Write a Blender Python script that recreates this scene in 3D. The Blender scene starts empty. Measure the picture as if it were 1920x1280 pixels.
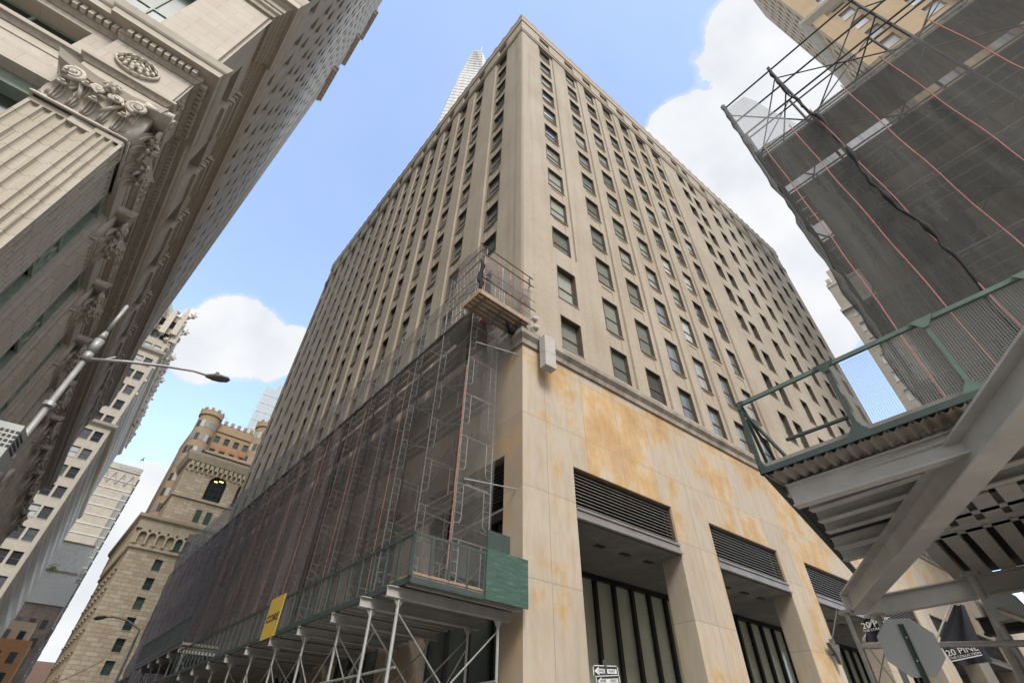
import bpy, bmesh, math, random
from mathutils import Vector, Matrix
random.seed(7)
SC = bpy.context.scene
COL = SC.collection
R = math.radians
# ------------------------------------------------------------------ camera
CAM = Vector((0, 0, 1.6)); FPX = 898.64
FW = Vector((0, 0.74318, 0.66909)).normalized()
RI = Vector((0.99983, -0.0123, 0.01366)).normalized()
UP = RI.cross(FW).normalized()
cd = bpy.data.cameras.new('camera'); cam = bpy.data.objects.new('camera', cd); COL.objects.link(cam)
M = Matrix((RI, UP, -FW)).transposed().to_4x4(); M.translation = CAM; cam.matrix_world = M
cd.sensor_width = 36; cd.lens = FPX / 1920 * 36; cd.clip_start = .05; cd.clip_end = 4000
SC.camera = cam
def ray(x, y): return (FW * FPX + RI * (x - 960) - UP * (y - 640)).normalized()
def V2(a): return Vector((a[0], a[1], 0))
class Fr:                                   # a vertical facade: u along it, o out of it, z up
    def __init__(s, P, d, o): s.P = V2(P); s.d = V2(d).normalized(); s.o = V2(o).normalized()
    def p(s, u, o, z): return s.P + s.d * u + s.o * o + Vector((0, 0, z))
    def uo(s, q): q = V2(q) - s.P; return q.dot(s.d), q.dot(s.o)
    def hit(s, x, y, off=0):                # where a line of sight meets the facade
        r = ray(x, y); P = s.P + s.o * off; t = (P - V2(CAM)).dot(s.o) / r.dot(s.o); q = CAM + r * t
        return (q - s.P).dot(s.d), q.z
    def hitu(s, x, y, u):
        r = ray(x, y); P = s.P + s.d * u; t = (P - V2(CAM)).dot(s.d) / r.dot(s.d); q = CAM + r * t
        return (q - s.P).dot(s.o), q.z
def yaw(a): return Vector((math.sin(R(a)), math.cos(R(a)), 0))
def at(x, y, dist):                         # point at a horizontal distance along a line of sight
    r = ray(x, y); return CAM + r * (dist / math.hypot(r.x, r.y))
# ------------------------------------------------------------------ mesh builder
ROOTLOC = {}
class MB:
    def __init__(s): s.v = []; s.f = []; s.mi = []; s.m = 0
    def add(s, pts, faces):
        n = len(s.v); s.v += [Vector(p) for p in pts]
        for f in faces: s.f.append([n + i for i in f]); s.mi.append(s.m)
    def quad(s, a, b, c, d): s.add([a, b, c, d], [(0, 1, 2, 3)])
    def poly(s, pts): s.add(pts, [tuple(range(len(pts)))])
    def hexa(s, p): s.add(p, [(0, 3, 2, 1), (4, 5, 6, 7), (0, 1, 5, 4), (1, 2, 6, 5), (2, 3, 7, 6), (3, 0, 4, 7)])
    def box(s, F, u0, u1, o0, o1, z0, z1):
        s.hexa([F.p(u0, o0, z0), F.p(u1, o0, z0), F.p(u1, o1, z0), F.p(u0, o1, z0), F.p(u0, o0, z1), F.p(u1, o0, z1), F.p(u1, o1, z1), F.p(u0, o1, z1)])
    def prism(s, F, uz, o0, o1):
        n = len(uz); a = [F.p(u, o0, z) for u, z in uz]; b = [F.p(u, o1, z) for u, z in uz]
        s.add(a + b, [tuple(range(n))[::-1], tuple(range(n, 2 * n))] + [(i, (i + 1) % n, n + (i + 1) % n, n + i) for i in range(n)])
    def plan(s, xy, z0, z1):
        n = len(xy); a = [Vector((x, y, z0)) for x, y in xy]; b = [Vector((x, y, z1)) for x, y in xy]
        s.add(a + b, [tuple(range(n))[::-1], tuple(range(n, 2 * n))] + [(i, (i + 1) % n, n + (i + 1) % n, n + i) for i in range(n)])
    def tube(s, a, b, r, n=6, r2=None, cap=True):
        a = Vector(a); b = Vector(b); d = (b - a)
        if d.length < 1e-6: return
        d.normalize(); x = d.orthogonal().normalized(); y = d.cross(x); r2 = r if r2 is None else r2
        c = [(math.cos(6.28318 * i / n), math.sin(6.28318 * i / n)) for i in range(n)]
        s.add([a + (x * i + y * j) * r for i, j in c] + [b + (x * i + y * j) * r2 for i, j in c],
              [(i, (i + 1) % n, n + (i + 1) % n, n + i) for i in range(n)] + ([tuple(range(n))[::-1], tuple(range(n, 2 * n))] if cap else []))
    def chain(s, pts, r, n=6):
        rr = r if isinstance(r, (list, tuple)) else [r] * len(pts)
        pts = [Vector(p) for p in pts]; rings = []; px = None
        for i, p in enumerate(pts):
            d = (pts[min(i + 1, len(pts) - 1)] - pts[max(i - 1, 0)]).normalized()
            x = d.orthogonal().normalized() if px is None else (px - d * px.dot(d)).normalized()
            px = x; y = d.cross(x); rings.append([p + (x * math.cos(6.28318 * k / n) + y * math.sin(6.28318 * k / n)) * rr[i] for k in range(n)])
        f = []
        for i in range(len(pts) - 1):
            for k in range(n): f.append((i * n + k, i * n + (k + 1) % n, (i + 1) * n + (k + 1) % n, (i + 1) * n + k))
        f.append(tuple(range(n))[::-1]); f.append(tuple(range((len(pts) - 1) * n, len(pts) * n)))
        s.add([q for r_ in rings for q in r_], f)
    def ball(s, c, r, n=8, m=5, sx=(1, 1, 1)):
        c = Vector(c); P = [c + Vector((0, 0, -r * sx[2]))]; f = []
        for j in range(1, m):
            t = math.pi * j / m
            for i in range(n): P.append(c + Vector((math.sin(t) * math.cos(6.28318 * i / n) * r * sx[0], math.sin(t) * math.sin(6.28318 * i / n) * r * sx[1], -math.cos(t) * r * sx[2])))
        P.append(c + Vector((0, 0, r * sx[2]))); L = len(P) - 1
        for i in range(n):
            f.append((0, 1 + (i + 1) % n, 1 + i)); f.append((L, L - n + i, L - n + (i + 1) % n))
            for j in range(m - 2): a = 1 + j * n; f.append((a + i, a + (i + 1) % n, a + n + (i + 1) % n, a + n + i))
        s.add(P, f)
    def beam(s, a, b, h, w, tf=.03, tw=.02, up=Vector((0, 0, 1))):   # I section, a-b along its top centre line
        a = Vector(a); b = Vector(b); d = (b - a).normalized(); x = d.cross(up).normalized() * (w / 2); u = up
        def bar(p, q, x0, x1, z0, z1):
            X = x.normalized()
            s.hexa([p + X * x0 + u * z0, q + X * x0 + u * z0, q + X * x1 + u * z0, p + X * x1 + u * z0, p + X * x0 + u * z1, q + X * x0 + u * z1, q + X * x1 + u * z1, p + X * x1 + u * z1])
        bar(a, b, -w / 2, w / 2, -tf, 0); bar(a, b, -w / 2, w / 2, -h, -h + tf); bar(a, b, -tw / 2, tw / 2, -h + tf, -tf)
    def relief(s, F, us, zs, fn, hole=-.5):
        us = sorted(set(round(u, 3) for u in us)); zs = sorted(set(round(z, 3) for z in zs)); nu, nz = len(us) - 1, len(zs) - 1
        D = [[fn((us[i] + us[i + 1]) / 2, (zs[j] + zs[j + 1]) / 2) for j in range(nz)] for i in range(nu)]
        for i in range(nu):
            j = 0
            while j < nz:
                d = D[i][j]; k = j
                while k + 1 < nz and D[i][k + 1] == d: k += 1
                if d is not None: s.quad(F.p(us[i], d, zs[j]), F.p(us[i + 1], d, zs[j]), F.p(us[i + 1], d, zs[k + 1]), F.p(us[i], d, zs[k + 1]))
                j = k + 1
        g = lambda d: hole if d is None else d
        for i in range(nu):
            for j in range(nz):
                if i + 1 < nu and g(D[i][j]) != g(D[i + 1][j]):
                    a, b = g(D[i][j]), g(D[i + 1][j]); u = us[i + 1]; s.quad(F.p(u, a, zs[j]), F.p(u, b, zs[j]), F.p(u, b, zs[j + 1]), F.p(u, a, zs[j + 1]))
                if j + 1 < nz and g(D[i][j]) != g(D[i][j + 1]):
                    a, b = g(D[i][j]), g(D[i][j + 1]); z = zs[j + 1]; s.quad(F.p(us[i], a, z), F.p(us[i + 1], a, z), F.p(us[i + 1], b, z), F.p(us[i], b, z))
    def sweep(s, path, prof, side):
        """path: plan points; prof: (out, z) pairs; side: +1/-1 which side of the walk direction is outward"""
        P = [V2(p) for p in path]; nn = []
        for a, b in zip(P, P[1:]): d = (b - a).normalized(); nn.append(Vector((d.y, -d.x, 0)) * side)
        mit = []
        for i in range(len(P)):
            n1 = nn[max(i - 1, 0)]; n2 = nn[min(i, len(nn) - 1)]; mit.append((n1 + n2) / (1 + n1.dot(n2)))
        k = len(prof); pts = [P[i] + mit[i] * o + Vector((0, 0, z)) for i in range(len(P)) for o, z in prof]
        f = [(i * k + j, (i + 1) * k + j, (i + 1) * k + j + 1, i * k + j + 1) for i in range(len(P) - 1) for j in range(k - 1)]
        f += [tuple(range(k)), tuple(range((len(P) - 1) * k, len(P) * k))]
        s.add(pts, f)
    def build(s, name, mat, parent=None, smooth=False, loc=None):
        base = Vector(loc) if loc is not None else (ROOTLOC.get(parent.name, Vector()) if parent else Vector())
        me = bpy.data.meshes.new(name); me.from_pydata([tuple(v - base) for v in s.v], [], s.f)
        for m in (mat if isinstance(mat, (list, tuple)) else [mat]): me.materials.append(m)
        bm = bmesh.new(); bm.from_mesh(me); bmesh.ops.recalc_face_normals(bm, faces=bm.faces)
        uvl = bm.loops.layers.uv.new('UVMap')
        for f in bm.faces:
            n = f.normal
            if abs(n.z) > .75:
                for l in f.loops: c = l.vert.co + base; l[uvl].uv = (c.x * .77 + c.y * .64, c.y * .77 - c.x * .64)
            else:
                t = Vector((-n.y, n.x, 0)).normalized()
                if t.x < 0: t = -t
                for l in f.loops: c = l.vert.co + base; l[uvl].uv = (c.dot(t), c.z)
            f.smooth = smooth
        bm.to_mesh(me); bm.free()
        if len(s.mi) == len(me.polygons) and max(s.mi or [0]) > 0:
            for p, i in zip(me.polygons, s.mi): p.material_index = i
        o = bpy.data.objects.new(name, me); COL.objects.link(o)
        if parent: o.parent = parent; ROOTLOC[o.name] = base
        elif loc is not None: o.location = base; ROOTLOC[o.name] = base
        return o
def thing(name, label, cat, loc=(0, 0, 0), group=None):
    o = bpy.data.objects.new(name, None); COL.objects.link(o); o.location = loc; o.empty_display_size = .2
    o['label'] = label; o['category'] = cat
    if group: o['group'] = group
    ROOTLOC[o.name] = Vector(loc); return o
def tag(o, label, cat, group=None):
    o['label'] = label; o['category'] = cat
    if group: o['group'] = group
    return o
def text_part(name, txt, mat, origin, xdir, ydir, height, parent, depth=.004, width=None, bold=0.0):
    """raised lettering: a real mesh lying on its board"""
    cu = bpy.data.curves.new(name, 'FONT'); cu.body = txt; cu.size = 1; cu.extrude = .01; cu.offset = bold; cu.resolution_u = 3
    t = bpy.data.objects.new(name, cu); COL.objects.link(t); dg = bpy.context.evaluated_depsgraph_get(); dg.update()
    me = bpy.data.meshes.new_from_object(t.evaluated_get(dg)); COL.objects.unlink(t); bpy.data.objects.remove(t)
    xs = [v.co.x for v in me.vertices]; ys = [v.co.y for v in me.vertices]; x0, x1, y0, y1 = min(xs), max(xs), min(ys), max(ys)
    sy = height / (y1 - y0); sx = sy if width is None else width / (x1 - x0)
    X = Vector(xdir).normalized(); Y = Vector(ydir).normalized(); Z = X.cross(Y); base = ROOTLOC.get(parent.name, Vector())
    for v in me.vertices: v.co = Vector(origin) + X * ((v.co.x - x0) * sx) + Y * ((v.co.y - y0) * sy) + Z * (v.co.z / .01 * depth) - base
    me.materials.clear(); me.materials.append(mat); me.name = name
    o = bpy.data.objects.new(name, me); COL.objects.link(o); o.parent = parent; ROOTLOC[o.name] = base; return o
# ------------------------------------------------------------------ materials
def nt(name):
    m = bpy.data.materials.new(name); m.use_nodes = True; t = m.node_tree; b = t.nodes['Principled BSDF']; return m, t, b
def N(t, kind, **kw):
    n = t.nodes.new(kind)
    for k, v in kw.items():
        if k.startswith('i_'):
            key = k[2:].replace('_', ' '); n.inputs[int(key) if key.isdigit() else key].default_value = v
        else: setattr(n, k, v)
    return n
def rgb(c): return (c[0], c[1], c[2], 1)
def mixc(t, fac, a, b, mode='MIX'):
    n = t.nodes.new('ShaderNodeMix'); n.data_type = 'RGBA'; n.blend_type = mode
    for s, v in ((n.inputs[0], fac), (n.inputs[6], a), (n.inputs[7], b)):
        if isinstance(v, (int, float)): s.default_value = v
        elif isinstance(v, tuple): s.default_value = rgb(v)
        else: t.links.new(v, s)
    return n.outputs[2]
def ramp(t, src, pts):
    n = t.nodes.new('ShaderNodeValToRGB'); e = n.color_ramp.elements
    while len(e) < len(pts): e.new(.5)
    for i, (p, c) in enumerate(pts): e[i].position = p; e[i].color = rgb(c) if isinstance(c, tuple) else (c, c, c, 1)
    t.links.new(src, n.inputs[0]); return n.outputs[0]
def uvmap(t, scale=(1, 1, 1), loc=(0, 0, 0)):
    u = t.nodes.new('ShaderNodeUVMap'); u.uv_map = 'UVMap'
    mp = N(t, 'ShaderNodeMapping'); mp.inputs['Scale'].default_value = scale; mp.inputs['Location'].default_value = loc
    t.links.new(u.outputs[0], mp.inputs[0]); return mp.outputs[0]
def noise(t, vec, scale, detail=5, rough=.6):
    n = N(t, 'ShaderNodeTexNoise', i_Scale=scale, i_Detail=detail, i_Roughness=rough)
    if vec is not None: t.links.new(vec, n.inputs['Vector'])
    return n.outputs['Fac']
def bump(t, b, src, strength=.3, dist=.02):
    n = N(t, 'ShaderNodeBump', i_Strength=strength, i_Distance=dist); t.links.new(src, n.inputs['Height']); t.links.new(n.outputs[0], b.inputs['Normal'])
def objco(t): return t.nodes.new('ShaderNodeTexCoord').outputs['Object']
def masonry(name, c1, c2, mortar, bw, rh, ms=.012, grime=.35, off=.5, bmp=.3, dark=(.5, .45, .38), streak=.25, rough=.85, scale_noise=.35, loc=(0, 0, 0), c3=None, spec=.3):
    m, t, b = nt(name); uv = uvmap(t, loc=loc)
    br = N(t, 'ShaderNodeTexBrick', i_Scale=1, i_Mortar_Size=ms, i_Mortar_Smooth=.3, i_Bias=0, offset=off, offset_frequency=2)
    br.inputs['Brick Width'].default_value = bw; br.inputs['Row Height'].default_value = rh
    br.inputs['Color1'].default_value = rgb(c1); br.inputs['Color2'].default_value = rgb(c2); br.inputs['Mortar'].default_value = rgb(mortar); t.links.new(uv, br.inputs['Vector'])
    col = br.outputs['Color']
    n1 = noise(t, objco(t), scale_noise, 6); col = mixc(t, ramp(t, n1, [(.35, 0.0), (.7, grime)]), col, dark, 'MULTIPLY')
    n2 = noise(t, uvmap(t, (1.6, .06, 1)), 1.0, 5); col = mixc(t, ramp(t, n2, [(.48, 0.0), (.75, streak)]), col, dark, 'MULTIPLY')
    n3 = noise(t, uvmap(t), 14, 3); col = mixc(t, .18, col, ramp(t, n3, [(.3, .55), (.7, 1.0)]), 'MULTIPLY')
    if c3: col = mixc(t, ramp(t, noise(t, uvmap(t, (.8, .8, 1), (3, 7, 0)), .9, 4), [(.52, 0.0), (.62, .55)]), col, c3)
    t.links.new(col, b.inputs['Base Color']); b.inputs['Roughness'].default_value = rough; b.inputs['Specular IOR Level'].default_value = spec
    mx = N(t, 'ShaderNodeMath', operation='MULTIPLY_ADD'); t.links.new(br.outputs['Fac'], mx.inputs[0]); mx.inputs[1].default_value = -1; t.links.new(n3, mx.inputs[2])
    bump(t, b, mx.outputs[0], bmp, .012); return m
def plain(name, c, rough=.6, metal=0, var=.2, nscale=3.0, bmp=0.0, spec=.4, c2=None):
    m, t, b = nt(name); n = noise(t, objco(t), nscale, 6)
    c2 = c2 or tuple(x * (1 - var) for x in c); col = mixc(t, ramp(t, n, [(.3, 0.0), (.7, 1.0)]), c, c2)
    t.links.new(col, b.inputs['Base Color']); b.inputs['Roughness'].default_value = rough; b.inputs['Metallic'].default_value = metal; b.inputs['Specular IOR Level'].default_value = spec
    if bmp: bump(t, b, noise(t, objco(t), nscale * 6, 4), bmp, .01)
    return m
def glassy(name, cs, rough=.12, spec=.6, wob=.05):
    m, t, b = nt(name); g = t.nodes.new('ShaderNodeNewGeometry'); pts = []
    for i, c in enumerate(cs): pts.append((i / len(cs), c))
    n = t.nodes.new('ShaderNodeValToRGB'); n.color_ramp.interpolation = 'CONSTANT'; e = n.color_ramp.elements
    while len(e) < len(pts): e.new(.5)
    for i, (p, c) in enumerate(pts): e[i].position = p; e[i].color = rgb(c)
    oi = t.nodes.new('ShaderNodeObjectInfo'); ad = N(t, 'ShaderNodeMath', operation='ADD'); t.links.new(g.outputs['Random Per Island'], ad.inputs[0]); t.links.new(oi.outputs['Random'], ad.inputs[1])
    fr = N(t, 'ShaderNodeMath', operation='FRACT'); t.links.new(ad.outputs[0], fr.inputs[0]); t.links.new(fr.outputs[0], n.inputs[0])
    nn = noise(t, uvmap(t, (1, 1, 1)), 1.3, 4); col = mixc(t, ramp(t, nn, [(.35, 0.0), (.75, .35)]), n.outputs[0], (.55, .6, .6), 'MULTIPLY')
    t.links.new(col, b.inputs['Base Color']); b.inputs['Roughness'].default_value = rough; b.inputs['Specular IOR Level'].default_value = spec
    if wob: bump(t, b, noise(t, uvmap(t), .8, 2), wob, .05)
    return m
def netmat(name, c, alpha, c2=None, streak=.25, weave=True):
    m, t, b = nt(name); n = noise(t, uvmap(t, (1.3, .12, 1)), 1.2, 6); n2 = noise(t, uvmap(t, (7, .25, 1)), 1.5, 3)
    col = mixc(t, ramp(t, n, [(.35, 0.0), (.65, 1.0)]), c, c2 or c)
    t.links.new(col, b.inputs['Base Color']); b.inputs['Roughness'].default_value = .9; b.inputs['Specular IOR Level'].default_value = .1
    a = N(t, 'ShaderNodeMapRange'); t.links.new(n2, a.inputs[0]); a.inputs[1].default_value = .3; a.inputs[2].default_value = .7; a.inputs[3].default_value = max(0, alpha - streak / 2); a.inputs[4].default_value = min(1, alpha + streak / 2)
    src = a.outputs[0]
    t.links.new(src, b.inputs['Alpha']); return m
def ribbed(name, c, c2, per, horiz=False, rough=.4, metal=0.0):
    m, t, b = nt(name); w = N(t, 'ShaderNodeTexWave', i_Scale=1.0, wave_type='BANDS', bands_direction='Y' if horiz else 'X'); t.links.new(uvmap(t, (6.283 / per / 6.283 * .314 * 10 / 10,) * 3), w.inputs[0]); w.inputs['Scale'].default_value = 1
    t.links.new(mixc(t, w.outputs['Fac'], c, c2), b.inputs['Base Color']); b.inputs['Roughness'].default_value = rough; b.inputs['Metallic'].default_value = metal
    bump(t, b, w.outputs['Fac'], .5, .05); return m
def rusty(name, c, c2, nscale=1.6, rust=(.30, .15, .07)):
    m, t, b = nt(name); col = mixc(t, ramp(t, noise(t, objco(t), nscale, 6), [(.3, 0.0), (.7, 1.0)]), c, c2)
    st = noise(t, objco(t), 5.5, 7, .7); col = mixc(t, ramp(t, st, [(.62, 0.0), (.74, .5)]), col, rust)
    sc = noise(t, objco(t), 26, 4, .8); col = mixc(t, ramp(t, sc, [(.60, 0.0), (.72, .35)]), col, (.22, .2, .17))
    t.links.new(col, b.inputs['Base Color']); b.inputs['Roughness'].default_value = .45; b.inputs['Specular IOR Level'].default_value = .5
    bump(t, b, sc, .12, .006); return m
MT = {}
MT['brick'] = masonry('pale_brick', (.50, .435, .345), (.44, .38, .30), (.33, .285, .225), .21, .07, .012, grime=.42, streak=.42, bmp=.6, dark=(.62, .55, .46), scale_noise=.18)
MT['brick_edge'] = masonry('corner_brick', (.50, .435, .35), (.46, .40, .315), (.32, .275, .215), .11, .07, .014, grime=.25, bmp=.6, dark=(.62, .55, .46))
def podium():
    m, t, b = nt('stained_sandstone'); uv = uvmap(t, loc=(.02, -.05, 0))
    br = N(t, 'ShaderNodeTexBrick', i_Scale=1, i_Mortar_Size=.014, i_Mortar_Smooth=.2, i_Bias=0, offset=0, offset_frequency=2)
    br.inputs['Brick Width'].default_value = 2.29; br.inputs['Row Height'].default_value = 3.1
    br.inputs['Color1'].default_value = (0, 0, 0, 1); br.inputs['Color2'].default_value = (1, 1, 1, 1); br.inputs['Mortar'].default_value = (.3, .3, .3, 1); t.links.new(uv, br.inputs['Vector'])
    wob = noise(t, uvmap(t, (1, .7, 1)), .6, 8, .68)
    sx = N(t, 'ShaderNodeSeparateXYZ'); t.links.new(uvmap(t), sx.inputs[0]); up_ = N(t, 'ShaderNodeMapRange'); t.links.new(sx.outputs[1], up_.inputs[0]); up_.inputs[1].default_value = 8; up_.inputs[2].default_value = 16; up_.inputs[3].default_value = -.04; up_.inputs[4].default_value = .05
    wa = N(t, 'ShaderNodeMath', operation='ADD'); t.links.new(wob, wa.inputs[0]); t.links.new(up_.outputs[0], wa.inputs[1]); wob = wa.outputs[0]
    a = N(t, 'ShaderNodeMath', operation='MULTIPLY_ADD'); t.links.new(br.outputs['Color'], a.inputs[0]); a.inputs[1].default_value = .2; t.links.new(wob, a.inputs[2])
    col = ramp(t, a.outputs[0], [(.40, (.50, .43, .345)), (.57, (.50, .42, .32)), (.625, (.52, .40, .255)), (.665, (.53, .355, .18)), (.84, (.44, .27, .12))])
    g = noise(t, uvmap(t, (2.2, .5, 1)), 1.3, 8, .7); col = mixc(t, ramp(t, g, [(.42, 0.0), (.75, .45)]), col, (.56, .50, .44), 'MULTIPLY')
    v = noise(t, uvmap(t, (1, .5, 1)), 1.1, 8, .7); col = mixc(t, ramp(t, v, [(.48, 0.0), (.7, .35)]), col, (.50, .44, .37)); col = mixc(t, .16, col, br.outputs['Color'], 'MULTIPLY')
    dr = noise(t, uvmap(t, (3.5, .16, 1), (1, 2, 0)), 1.0, 5); col = mixc(t, ramp(t, dr, [(.56, 0.0), (.72, .4)]), col, (.42, .27, .12))
    col = mixc(t, br.outputs['Fac'], col, (.27, .22, .16))
    t.links.new(col, b.inputs['Base Color']); b.inputs['Roughness'].default_value = .55; b.inputs['Specular IOR Level'].default_value = .35
    inv = N(t, 'ShaderNodeMath', operation='MULTIPLY_ADD'); t.links.new(br.outputs['Fac'], inv.inputs[0]); inv.inputs[1].default_value = -1; t.links.new(v, inv.inputs[2]); bump(t, b, inv.outputs[0], .15, .012); return m
MT['podium'] = podium()
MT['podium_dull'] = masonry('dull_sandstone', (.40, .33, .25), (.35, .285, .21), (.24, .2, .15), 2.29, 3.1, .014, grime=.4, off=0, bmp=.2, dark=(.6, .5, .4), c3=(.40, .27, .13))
MT['trim'] = masonry('weathered_trim_stone', (.42, .38, .32), (.37, .33, .28), (.25, .22, .18), 2.2, 4, .012, grime=.7, off=0, dark=(.35, .31, .27), streak=.7, scale_noise=.9)
MT['lime'] = masonry('pale_limestone', (.52, .465, .395), (.485, .43, .365), (.36, .32, .27), 1.05, .46, .008, grime=.3, bmp=.3, dark=(.66, .58, .5), streak=.18)
MT['lime_shaft'] = masonry('fluted_limestone', (.47, .425, .355), (.42, .37, .295), (.28, .24, .185), 1.25, .6, .012, grime=.3, bmp=.3, dark=(.72, .64, .5), streak=.2)
MT['lime_dark'] = plain('dark_limestone', (.46, .39, .31), .9, c2=(.35, .29, .23), nscale=2.2, bmp=.3)  # darker limestone: soffits, dentil backing, balconies, gargoyles
MT['lime_trim'] = plain('carved_limestone', (.51, .455, .38), .85, c2=(.42, .365, .30), nscale=2.5, bmp=.25)
MT['carved'] = plain('carved_band_stone', (.45, .39, .32), .9, c2=(.28, .235, .185), nscale=9, bmp=1.0)
MT['upper'] = masonry('tower_limestone', (.48, .435, .37), (.45, .405, .345), (.36, .32, .27), 1.3, .6, .01, grime=.3, dark=(.6, .55, .48), streak=.3)
MT['bronze'] = plain('green_bronze', (.30, .35, .27), .6, c2=(.19, .24, .185), nscale=4, bmp=.2)
MT['gothic'] = masonry('cream_terracotta', (.46, .41, .34), (.42, .375, .31), (.33, .29, .24), .8, .4, .01, grime=.25, dark=(.65, .6, .52))
MT['fed'] = masonry('rusticated_limestone', (.52, .44, .315), (.40, .315, .21), (.26, .205, .145), 1.7, .62, .04, grime=.15, bmp=1.0, dark=(.7, .6, .5), c3=(.33, .25, .165))
MT['fedtrim'] = plain('tan_limestone', (.46, .38, .27), .9, c2=(.36, .29, .2), nscale=1.2)
MT['castle'] = masonry('tan_brick', (.43, .32, .20), (.40, .295, .185), (.33, .245, .16), .4, .15, .01, grime=.2, dark=(.7, .6, .5))
MT['tan'] = masonry('buff_masonry', (.52, .40, .27), (.48, .37, .25), (.38, .3, .2), 1.2, .6, .01, grime=.2, dark=(.7, .6, .5))
MT['tanpier'] = masonry('gold_masonry', (.56, .42, .26), (.53, .39, .24), (.4, .3, .2), 1.2, .6, .01, grime=.2, dark=(.7, .6, .5))
MT['spandrel'] = plain('spandrel_stone', (.32, .27, .21), .85, c2=(.22, .18, .14), nscale=2)
MT['brown'] = masonry('old_brown_brick', (.26, .2, .16), (.2, .15, .12), (.2, .17, .14), .6, .25, .01, grime=.6, dark=(.4, .35, .3))
MT['orange'] = masonry('orange_brick', (.50, .24, .11), (.44, .2, .09), (.3, .2, .14), .5, .2, .01, grime=.2)
MT['redfar'] = masonry('far_red_brick', (.42, .25, .18), (.38, .22, .16), (.3, .2, .15), .5, .2, .01, grime=.2)
MT['redroof'] = plain('clay_tile_roof', (.45, .2, .13), .8)
MT['pane'] = glassy('window_glass', [(.17, .185, .165), (.22, .235, .205), (.13, .145, .13), (.27, .28, .25), (.18, .195, .17), (.07, .075, .072), (.24, .25, .22), (.15, .165, .15), (.46, .47, .44), (.19, .2, .175), (.33, .335, .30), (.10, .11, .10)], .07)
MT['pane_dark'] = glassy('dark_glass', [(.04, .045, .042), (.07, .08, .072), (.025, .03, .028), (.10, .115, .10)], .2, .15)
MT['pane_green'] = glassy('green_glass', [(.05, .09, .075), (.07, .11, .09), (.03, .05, .045)], .08)
MT['pane_white'] = glassy('shaded_glass', [(.58, .59, .58), (.50, .51, .50), (.64, .65, .63)], .15)
MT['pane_mix'] = glassy('mixed_glass', [(.04, .045, .05), (.06, .065, .07), (.03, .035, .04), (.42, .44, .43), (.1, .11, .11)], .08)
MT['bay_pane'] = glassy('bay_glass', [(.45, .46, .45), (.06, .065, .06), (.5, .51, .5), (.3, .31, .3), (.08, .09, .085)], .1)
MT['lobby_glass'] = glassy('lobby_glass', [(.52, .54, .43), (.48, .50, .395), (.55, .57, .45)], .12, wob=.02)
MT['frame'] = plain('dark_window_frame', (.11, .085, .06), .6, c2=(.065, .05, .037))
MT['frame_white'] = plain('pale_window_frame', (.42, .4, .36), .6)
MT['sill'] = plain('stained_sill', (.22, .18, .125), .85, c2=(.14, .11, .08), nscale=3)
MT['black'] = plain('black_metal', (.018, .018, .018), .5, nscale=8)
MT['dark_void'] = plain('dark_interior', (.02, .02, .02), .95)
MT['slat'] = plain('louvre_aluminium', (.42, .40, .37), .4, .5, var=.25)
MT['channel'] = plain('grey_metal_channel', (.34, .32, .30), .45, .4, var=.3, nscale=1.5)
MT['soffit'] = plain('grey_soffit', (.20, .19, .18), .9, c2=(.13, .125, .12), nscale=.8)
MT['galv'] = plain('galvanised_pipe', (.50, .49, .47), .45, .55, c2=(.36, .35, .33), nscale=6)
MT['steel'] = rusty('grey_painted_steel', (.60, .575, .53), (.46, .44, .405), nscale=1.6)
MT['steel_light'] = plain('pale_painted_steel', (.43, .41, .38), .55, .1, c2=(.31, .295, .275), nscale=1.6)
MT['steel_dark'] = plain('dark_weathered_steel', (.055, .053, .048), .7, .1, c2=(.03, .029, .027), nscale=4, bmp=.2)
MT['green'] = plain('shed_green_paint', (.052, .074, .066), .6, c2=(.035, .05, .045), nscale=5, bmp=.1)
MT['green_light'] = plain('faded_green_paint', (.12, .17, .14), .6, c2=(.075, .115, .09), nscale=5)
def plywood():
    m, t, b = nt('green_plywood'); n = noise(t, uvmap(t, (1.2, 9, 1)), 1.6, 6, .7); col = ramp(t, n, [(.3, (.03, .062, .05)), (.55, (.05, .098, .078)), (.72, (.13, .18, .15))])
    t.links.new(col, b.inputs['Base Color']); b.inputs['Roughness'].default_value = .6; return m
MT['ply'] = plywood()
def corrugated():
    m, t, b = nt('corrugated_deck'); n = noise(t, objco(t), 2.2, 6); col = ramp(t, n, [(.3, (.42, .37, .32)), (.6, (.33, .28, .23)), (.75, (.26, .16, .1))])
    t.links.new(col, b.inputs['Base Color']); b.inputs['Roughness'].default_value = .5; b.inputs['Metallic'].default_value = .3; return m
MT['corr'] = corrugated()
MT['wood'] = plain('scaffold_plank', (.36, .27, .18), .85, c2=(.25, .18, .12), nscale=4, bmp=.2)
MT['wood_orange'] = plain('fresh_plank', (.42, .29, .16), .85, c2=(.32, .21, .12), nscale=4)
MT['wood_grey'] = plain('weathered_plank', (.30, .26, .22), .9, c2=(.2, .175, .15), nscale=4, bmp=.2)
MT['rope'] = plain('red_rope', (.46, .20, .16), .8, c2=(.34, .14, .11), nscale=9)
MT['cord'] = plain('black_cord', (.02, .02, .02), .9, nscale=9)
MT['pole'] = plain('lamp_post_paint', (.33, .32, .295), .5, .3, c2=(.25, .24, .225), nscale=3)
MT['lamp_dark'] = plain('lamp_head_paint', (.12, .11, .095), .5, .2)
MT['white'] = plain('white_paint', (.72, .71, .69), .5, var=.08)
MT['offwhite'] = plain('box_white', (.44, .41, .375), .6, var=.2)
MT['yellow'] = plain('yellow_banner', (.62, .42, .07), .6, c2=(.56, .37, .06), nscale=2)
MT['ink'] = plain('black_ink', (.03, .03, .03), .6)
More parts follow.
